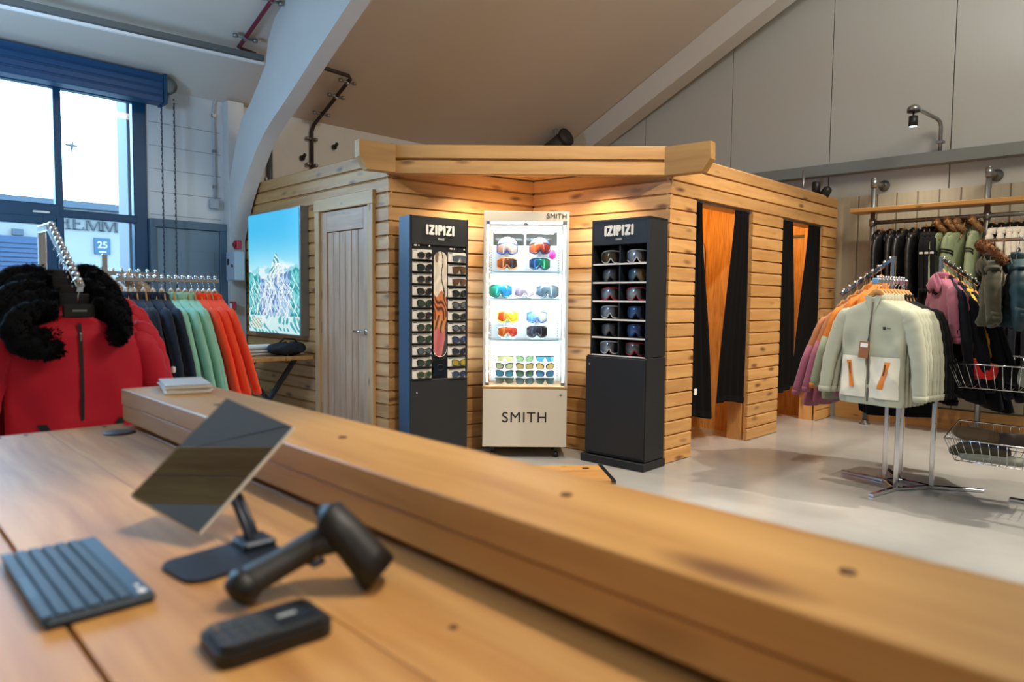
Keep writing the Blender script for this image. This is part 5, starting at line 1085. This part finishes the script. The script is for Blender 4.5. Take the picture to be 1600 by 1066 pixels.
for k in range(6):
    f = k/5; s = .50-.27*f; p = ct_+dB*s; z = 1.56-(s-.15)/.37*.245-.125; pk = k in (0, 1, 3)
    d = '%s jacket from the tip, %s' % (ORD[k], 'tan and dusty pink' if pk else 'mustard and sage')
    t = garment('block', CB, TANY if pk else MUST, d+', left sloping arm of four-way rack', (p.x, p.y, z), face(dB)+.05*math.sin(k*2.7), 'shell jackets on the left arm of the four-way rack', second=PINK if pk else SAGEB, hood=.66, tilt=-.20+.03*k, accent=PINK if pk else MUST)
    if not pk: put('orange_panel', CB.patch('op', -.20, -.09, -.30, -.62, .004), ORZ, t)
    hanger('wooden hanger of the %s, left sloping arm' % d, (p.x, p.y, z), face(dB), group='hangers on the left arm of the four-way rack', tilt=0)
CBS = cut('short_shell', L=.46, W=.20, D=.036, sl=.40, seed=47, sy=.55); CK0 = cut('short', L=.36, W=.19, D=.035, sl=.30, seed=46, sy=.55)
cc_ = [('dusty pink', PINK), ('dark navy', DNAVY), ('dusty pink', PINK), ('dark navy', DNAVY), ('dark navy', DNAVY), ('yellow', YEL), ('dark navy', DNAVY), ('dark navy', DNAVY)]
for k, (nm, m_) in enumerate(cc_):
    s = .16+.028*k; p = ct_+dC*s; z = 1.55-(s-.15)/.22*.165-.125; d = '%s hooded jacket, %s from the post' % (nm, ORD[k])
    garment('plain', (CBS if nm == 'dusty pink' else CB) if nm != 'yellow' else CK0, m_, d+', right arm of four-way rack', (p.x, p.y, z), face(dC)+.05*math.sin(k), 'hooded jackets on the right arm of the four-way rack', hood=.85 if k < 3 else None, tilt=-.03*k)
    hanger('wooden hanger of the '+d+', right arm', (p.x, p.y, z), face(dC), group='hangers on the right arm of the four-way rack')
for k in range(4):
    p = ct_+dD*(.22+.07*k); garment('plain', CB, BLACKC, '%s black jacket from the post on the far arm of the four-way rack' % ORD[k], (p.x, p.y, 1.30-.125), face(dD), 'black jackets on the far arm', hood=.8); hanger('wooden hanger of the %s black jacket on the far arm' % ORD[k], (p.x, p.y, 1.30-.125), face(dD), group='hangers on the far arm')
# ---- pipe frame with shelf and rail on the gable
pf = thing('pipe_rail_frame', 'galvanised pipe frame with timber shelf and hanging rail on the right wall', 'clothes rail', (7.62, 2.49, 0))
def prel(x, y, z): return Vector((x-7.62, y-2.49, z))
for (x, y) in ((7.625, 2.485), (7.68, 1.51), (7.73, .45)):
    gx = gable(y).x
    MB().tube([prel(x, y, .02), prel(x, y, 2.50)], .024, 12).build('post', GALV, pf); b = MB(); b.tube([prel(x, y, 2.44), prel(x, y, 2.52)], .032, 12); b.lathe([(.032, 0), (.02, .018)], tuple(prel(x, y, 2.52)), 12); b.tube([prel(x, y, 2.495), prel(x+.07, y, 2.495)], .031, 12); b.build('elbow', GALV, pf)
    MB().tube([prel(x+.02, y, 2.495), prel(gx-.02, y, 2.495)], .024, 12).build('stub_pipe', GALV, pf); MB().lathe([(.055, -.012), (.058, 0), (.03, .014), (.028, .03)], tuple(prel(gx-.015, y, 2.495)), 16, Matrix.Rotation(-PI/2, 3, 'Y')).build('wall_flange', GALV, pf)
    b = MB(); b.tube([prel(x, y, 2.045), prel(x, y, 2.115)], .032, 12); b.build('rail_socket', GALV, pf)
    MB().lathe([(.055, 0), (.05, .012), (.03, .016), (.03, .04)], tuple(prel(x, y, 0)), 16).build('floor_flange', GALV, pf)
MB().tube([prel(7.622, 2.49, 2.08), prel(7.74, .3, 2.085)], .021, 12).build('hanging_rail', GALV, pf); MB().tube([prel(7.55, 2.40, 1.30), prel(7.66, .3, 1.30)], .018, 10).build('lower_rail', GALV, pf)
MB().box((0, 0, 0), (2.55, .26, .04), bev=.003).build('timber_shelf', SHELF, pf, tuple(prel(7.695, 1.40, 2.205)), (0, 0, PI/2+.06))
def rail_x(y): return 7.622+(2.49-y)*.0539
LEATH = cloth_m('black_leather', (26, 26, 27), .38, .2, 160, 0, .5); CW = cut('wall', L=.74, W=.165, D=.036, sl=.58, seed=55, sy=.55); SAGP = cloth_m('sage_parka_cloth', (138, 150, 114), .7); BRFUR = mat('brown_fur', (164, 124, 80), .95); MARK = mat('white_sleeve_mark', (206, 204, 200), .6)
for k, y in enumerate((2.40, 2.30, 2.195, 2.09)):
    d = '%s black leather-look jacket from the left' % ORD[k]
    garment('plain', CW, LEATH, d+' on the right wall rail', (rail_x(y), y, 1.958), .12*math.sin(k*2), 'black jackets on the right wall rail', hood=.85); hanger('wooden hanger of the '+d, (rail_x(y), y, 1.958), 0, group='hangers on the right wall rail')
for k, y in enumerate((2.0, 1.955, 1.91)):
    d = '%s of three black jackets with white sleeve marks' % ORD[k]
    t = garment('plain', CW, BLACKC, d+' on the right wall rail', (rail_x(y), y, 1.958), .1, 'black marked jackets on the right wall rail', hood=.7)
    MB().box((-CW.W-.09, -.005, -.22), (.012, .03, .02), bev=.002).build('sleeve_mark', MARK, t); hanger('wooden hanger of the '+d, (rail_x(y), y, 1.958), 0, group='hangers on the right wall rail')
for k, y in enumerate((1.845, 1.765, 1.68, 1.575)):
    d = '%s sage parka from the left with brown fur hood' % ORD[k]
    garment('stripe', CW, SAGP, d+' on the right wall rail', (rail_x(y), y, 1.958), -.25+.2*math.sin(k*2.5), 'sage parkas on the right wall rail', hood=.85, furm=BRFUR, tilt=.02*k, accent=None); hanger('wooden hanger of the '+d, (rail_x(y), y, 1.958), 0, group='hangers on the right wall rail')
WFL = cloth_m('white_fleece', (214, 206, 190), .9)
for k, y in enumerate((1.455, 1.385, 1.32, 1.265, 1.20)):
    d = '%s cream fleece from the left with dark yoke' % ORD[k]
    garment('fleece', CW, WFL, d+' on the right wall rail', (rail_x(y), y, 1.958), .1*math.sin(k), 'cream fleeces on the right wall rail', second=BLACKC, accent=BLACKC); hanger('wooden hanger of the '+d, (rail_x(y), y, 1.958), 0, group='hangers on the right wall rail')
for k in range(14):
    y = 2.28-.095*k; x = 7.555+(2.40-y)*.0524; d = '%s dark %s jacket from the left' % (('first', 'second', 'third', 'fourth', 'fifth', 'sixth', 'seventh', 'eighth', 'ninth', 'tenth', 'eleventh', 'twelfth', 'thirteenth', 'fourteenth')[k], 'navy' if k % 3 else 'plum pink' if k < 4 else 'navy')
    garment('plain', CW, (PINK if k in (0, 3) else DNAVY), d+' on the low rail of the right wall', (x, y, 1.178), 0, 'dark jackets on the low rail'); hanger('wooden hanger of the '+d+' on the low rail', (x, y, 1.178), 0, group='hangers on the low rail')
# ---- kids' coats on a thin rail in front
kr = thing('thin_coat_rail', 'thin chrome rail with olive and teal coats at the right edge', 'clothes rail', (5.25, .42, 0))
MB().tube([(0, 0, .01), (0, 0, 1.645)], .014, 10).build('post', CHROME, kr); MB().tube([(-.2, 0, 1.645), (0, 0, 1.645)], .011, 10).build('cross_arm', CHROME, kr); MB().tube([(-.2, -.25, 1.645), (-.2, .57, 1.645)], .011, 10).build('rail', CHROME, kr); MB().box((0, 0, .01), (.5, .04, .02), bev=.003).build('foot', CHROME, kr); MB().box((0, 0, .01), (.04, .5, .02), bev=.003).build('foot', CHROME, kr)
OLIVE = cloth_m('olive_shell', (52, 48, 24), .7); TEAL = cloth_m('teal_shell', (26, 54, 60), .5, .1, 200, .05); ORFUR = mat('orange_brown_fur', (120, 76, 40), .95)
CK = cut('kids', L=.40, W=.125, D=.050, sl=.36, seed=66, sy=.8); CQ = cut('puffer', L=.40, W=.13, D=.052, sl=.34, seed=67, sy=.85, quilt=.07)
for k, (y, C_, m_, d, h_, f_) in enumerate(((.955, CK, OLIVE, 'olive coat with orange-brown fur hood', .8, ORFUR), (.825, CQ, TEAL, 'dark teal quilted puffer jacket', .7, None), (.71, CQ, DNAVY, 'dark navy puffer jacket right of the teal one', .7, None), (.60, CK, BLACKC, 'black coat right of the navy puffer', .8, None))):
    garment('coat', C_, m_, d+' on the thin right-edge rail', (5.05, y, 1.645-.125), .25, 'coats on the thin rail', hood=h_, furm=f_); hanger('dark hanger of the '+d, (5.05, y, 1.645-.125), 0, BLACKP, group='hangers on the thin rail')
# ---- wire baskets
def basket(loc, W_, D_, H_, tilt, label):
    t = thing('wire_basket', label, 'basket', loc, 0, None, rot=(0, -tilt, -PI/2))      # local X -> -y world ; local Y -> +x world
    t.rotation_euler = (tilt, 0, -PI/2)
    ins = .05; a = [(0, 0, 0), (W_, 0, 0), (W_, D_, 0), (0, D_, 0)]; bt = [(ins, ins*.6, -H_), (W_-ins, ins*.6, -H_), (W_-ins, D_-ins, -H_), (ins, D_-ins, -H_)]
    MB().tube(a, .0045, 8, closed=True).build('rim', CHROME, t); MB().tube(bt, .0035, 6, closed=True).build('bottom_frame', CHROME, t)
    for s0, s1, n in ((0, 1, 12), (1, 2, 8), (2, 3, 12), (3, 0, 8)):
        for k in range(n+1):
            f = k/n; MB().tube([Vector(a[s0]).lerp(Vector(a[s1]), f), Vector(bt[s0]).lerp(Vector(bt[s1]), f)], .0022, 5).build('wire', CHROME, t)
    for k in range(1, 12): f = k/12; MB().tube([Vector(bt[0]).lerp(Vector(bt[1]), f), Vector(bt[3]).lerp(Vector(bt[2]), f)], .0022, 5).build('wire', CHROME, t)
    return t
basket((4.95, 1.138, .888), .56, .35, .155, .12, 'upper wire basket with gloves at the right edge')
basket((4.915, 1.135, .42), .56, .36, .150, .20, 'lower wire basket with folded boots and cloth at the right edge')
bs = thing('basket_stand', 'chrome upright carrying the wire baskets at the right edge', 'stand', (5.32, .60, 0)); MB().box((0, 0, .7), (.03, .03, 1.4), bev=.003).build('upright', CHROME, bs); MB().box((-.1, 0, .012), (.5, .04, .022), bev=.003).build('foot', CHROME, bs); MB().box((0, 0, .012), (.04, .5, .022), bev=.003).build('foot', CHROME, bs)
def lump(name, loc, dims, m, label, cat, group=None, rot=(0, 0, 0), seed=1):
    t = thing(name, label, cat, loc, 0, group, rot=rot); r = random.Random(seed); p = [r.random()*6 for _ in range(4)]; b = MB()
    def fn(u, v):
        a = 2*PI*u; tt = PI*v; k = 1+.10*math.sin(a*3+p[0]+v*5)+.06*math.sin(a*7+p[1])
        q = lambda c: math.copysign(abs(c)**.6, c)
        return Vector((dims[0]/2*q(math.cos(a))*math.sin(tt)**.7*k if 0 < v < 1 else 0, dims[1]/2*q(math.sin(a))*math.sin(tt)**.7*k if 0 < v < 1 else 0, dims[2]/2*q(math.cos(tt))))
    b.grid(fn, 20, 10); b.build('cloth_body', m, t); return t
REDG = cloth_m('red_glove_cloth', (200, 24, 22), .7); GREYG = cloth_m('grey_hat_cloth', (140, 140, 128), .9); BRN = cloth_m('brown_boot_cloth', (96, 78, 58), .85); ORG = cloth_m('orange_cloth', (216, 104, 30), .7)
t = lump('folded_glove', (5.09, .99, .835), (.11, .17, .11), REDG, 'red glove in the upper wire basket', 'glove', rot=(.3, .35, .2), seed=2); MB().box((0, 0, .05), (.10, .15, .02), bev=.008).build('orange_cuff', ORG, t)
t = lump('folded_glove', (5.10, 1.09, .80), (.11, .14, .10), BLACKC, 'black glove left of the red glove in the upper basket', 'glove', rot=(.2, .3, .4), seed=3)
t = lump('folded_glove', (5.12, .84, .82), (.12, .16, .11), BLACKC, 'black glove right of the red glove in the upper basket', 'glove', rot=(.2, .3, -.2), seed=4)
t = lump('knitted_hat', (5.06, .735, .83), (.14, .12, .14), GREYG, 'grey knitted hat in the upper wire basket', 'hat', seed=5)
t = lump('folded_trousers', (5.12, .98, .33), (.22, .30, .09), cloth_m('olive_brown_cloth', (64, 58, 40), .85), 'folded olive-brown trousers in the lower wire basket', 'trousers', seed=6)
t = lump('soft_boot', (5.10, 1.0, .435), (.11, .26, .09), BRN, 'brown soft boot lying on top in the lower basket', 'boot', rot=(0, .1, -.2), seed=7); MB().lathe([(.012, 0), (.016, .006), (.006, .012)], (0, .04, .043), 10).build('button', GALV, t)
t = lump('soft_boot', (5.13, .82, .42), (.11, .24, .09), cloth_m('dark_brown_boot', (60, 50, 42), .85), 'darker brown boot beside the first one in the lower basket', 'boot', rot=(0, .05, .3), seed=8)
t = lump('folded_cloth', (5.06, .90, .305), (.16, .40, .05), GREYG, 'flat grey folded cloth at the bottom of the lower basket', 'cloth', seed=9)
ck = thing('clip_hanger', 'chrome clip hanger with orange wood bar hanging above the upper basket', 'hanger', (5.30, .985, 1.06)); MB().tube([(0, .06, .05), (0, .045, .0), (0, .0, -.03), (0, -.02, -.07), (0, -.02, -.16)], .004, 6).build('hook', CHROME, ck); MB().box((0, -.01, .055), (.02, .08, .012), bev=.003).build('wood_bar', HANGW, ck)
for y in (-.05, .01): MB().tube([(0, y, -.07), (0, y, -.17)], .003, 6).build('clip', CHROME, ck)
# ---- lamp on the gable
lp = thing('wall_lamp', 'black spotlight on a bent galvanised arm above the right wall beam', 'lamp', tuple(gable(1.97, .1, 2.77)))
g0 = gable(1.97, .1, 2.77); can = Vector((7.40, 2.086, 3.125))
MB().tube([(0, 0, 0), (0, 0, .24), (-.015, .006, .285), (-.06, .02, .31), can-g0+Vector((.03, -.01, .0))], .018, 10).build('arm', GALV, lp); MB().box((0, 0, .09), (.07, .07, .025), bev=.004).build('arm_clamp', GALV, lp)
MB().lathe([(.055, -.035), (.058, -.015), (.05, .005), (.03, .02)], tuple(can-g0), 16).build('canopy', GALV, lp); MB().lathe([(.056, -.045), (.056, -.033)], tuple(can-g0), 16).build('canopy_plate', BLACKP, lp)
MB().tube([can-g0+Vector((0, 0, -.04)), can-g0+Vector((0, 0, -.085))], .009, 8).build('swivel', BLACKP, lp); MB().lathe([(.03, -.08), (.040, -.083), (.040, -.175), (.034, -.178)], tuple(can-g0), 18).build('lamp_head', BLACKP, lp); MB().lathe([(.033, -.180), (.033, -.176)], tuple(can-g0), 18).build('lit_lens', mat('lit_lens', (190, 220, 255), emit=3), lp)
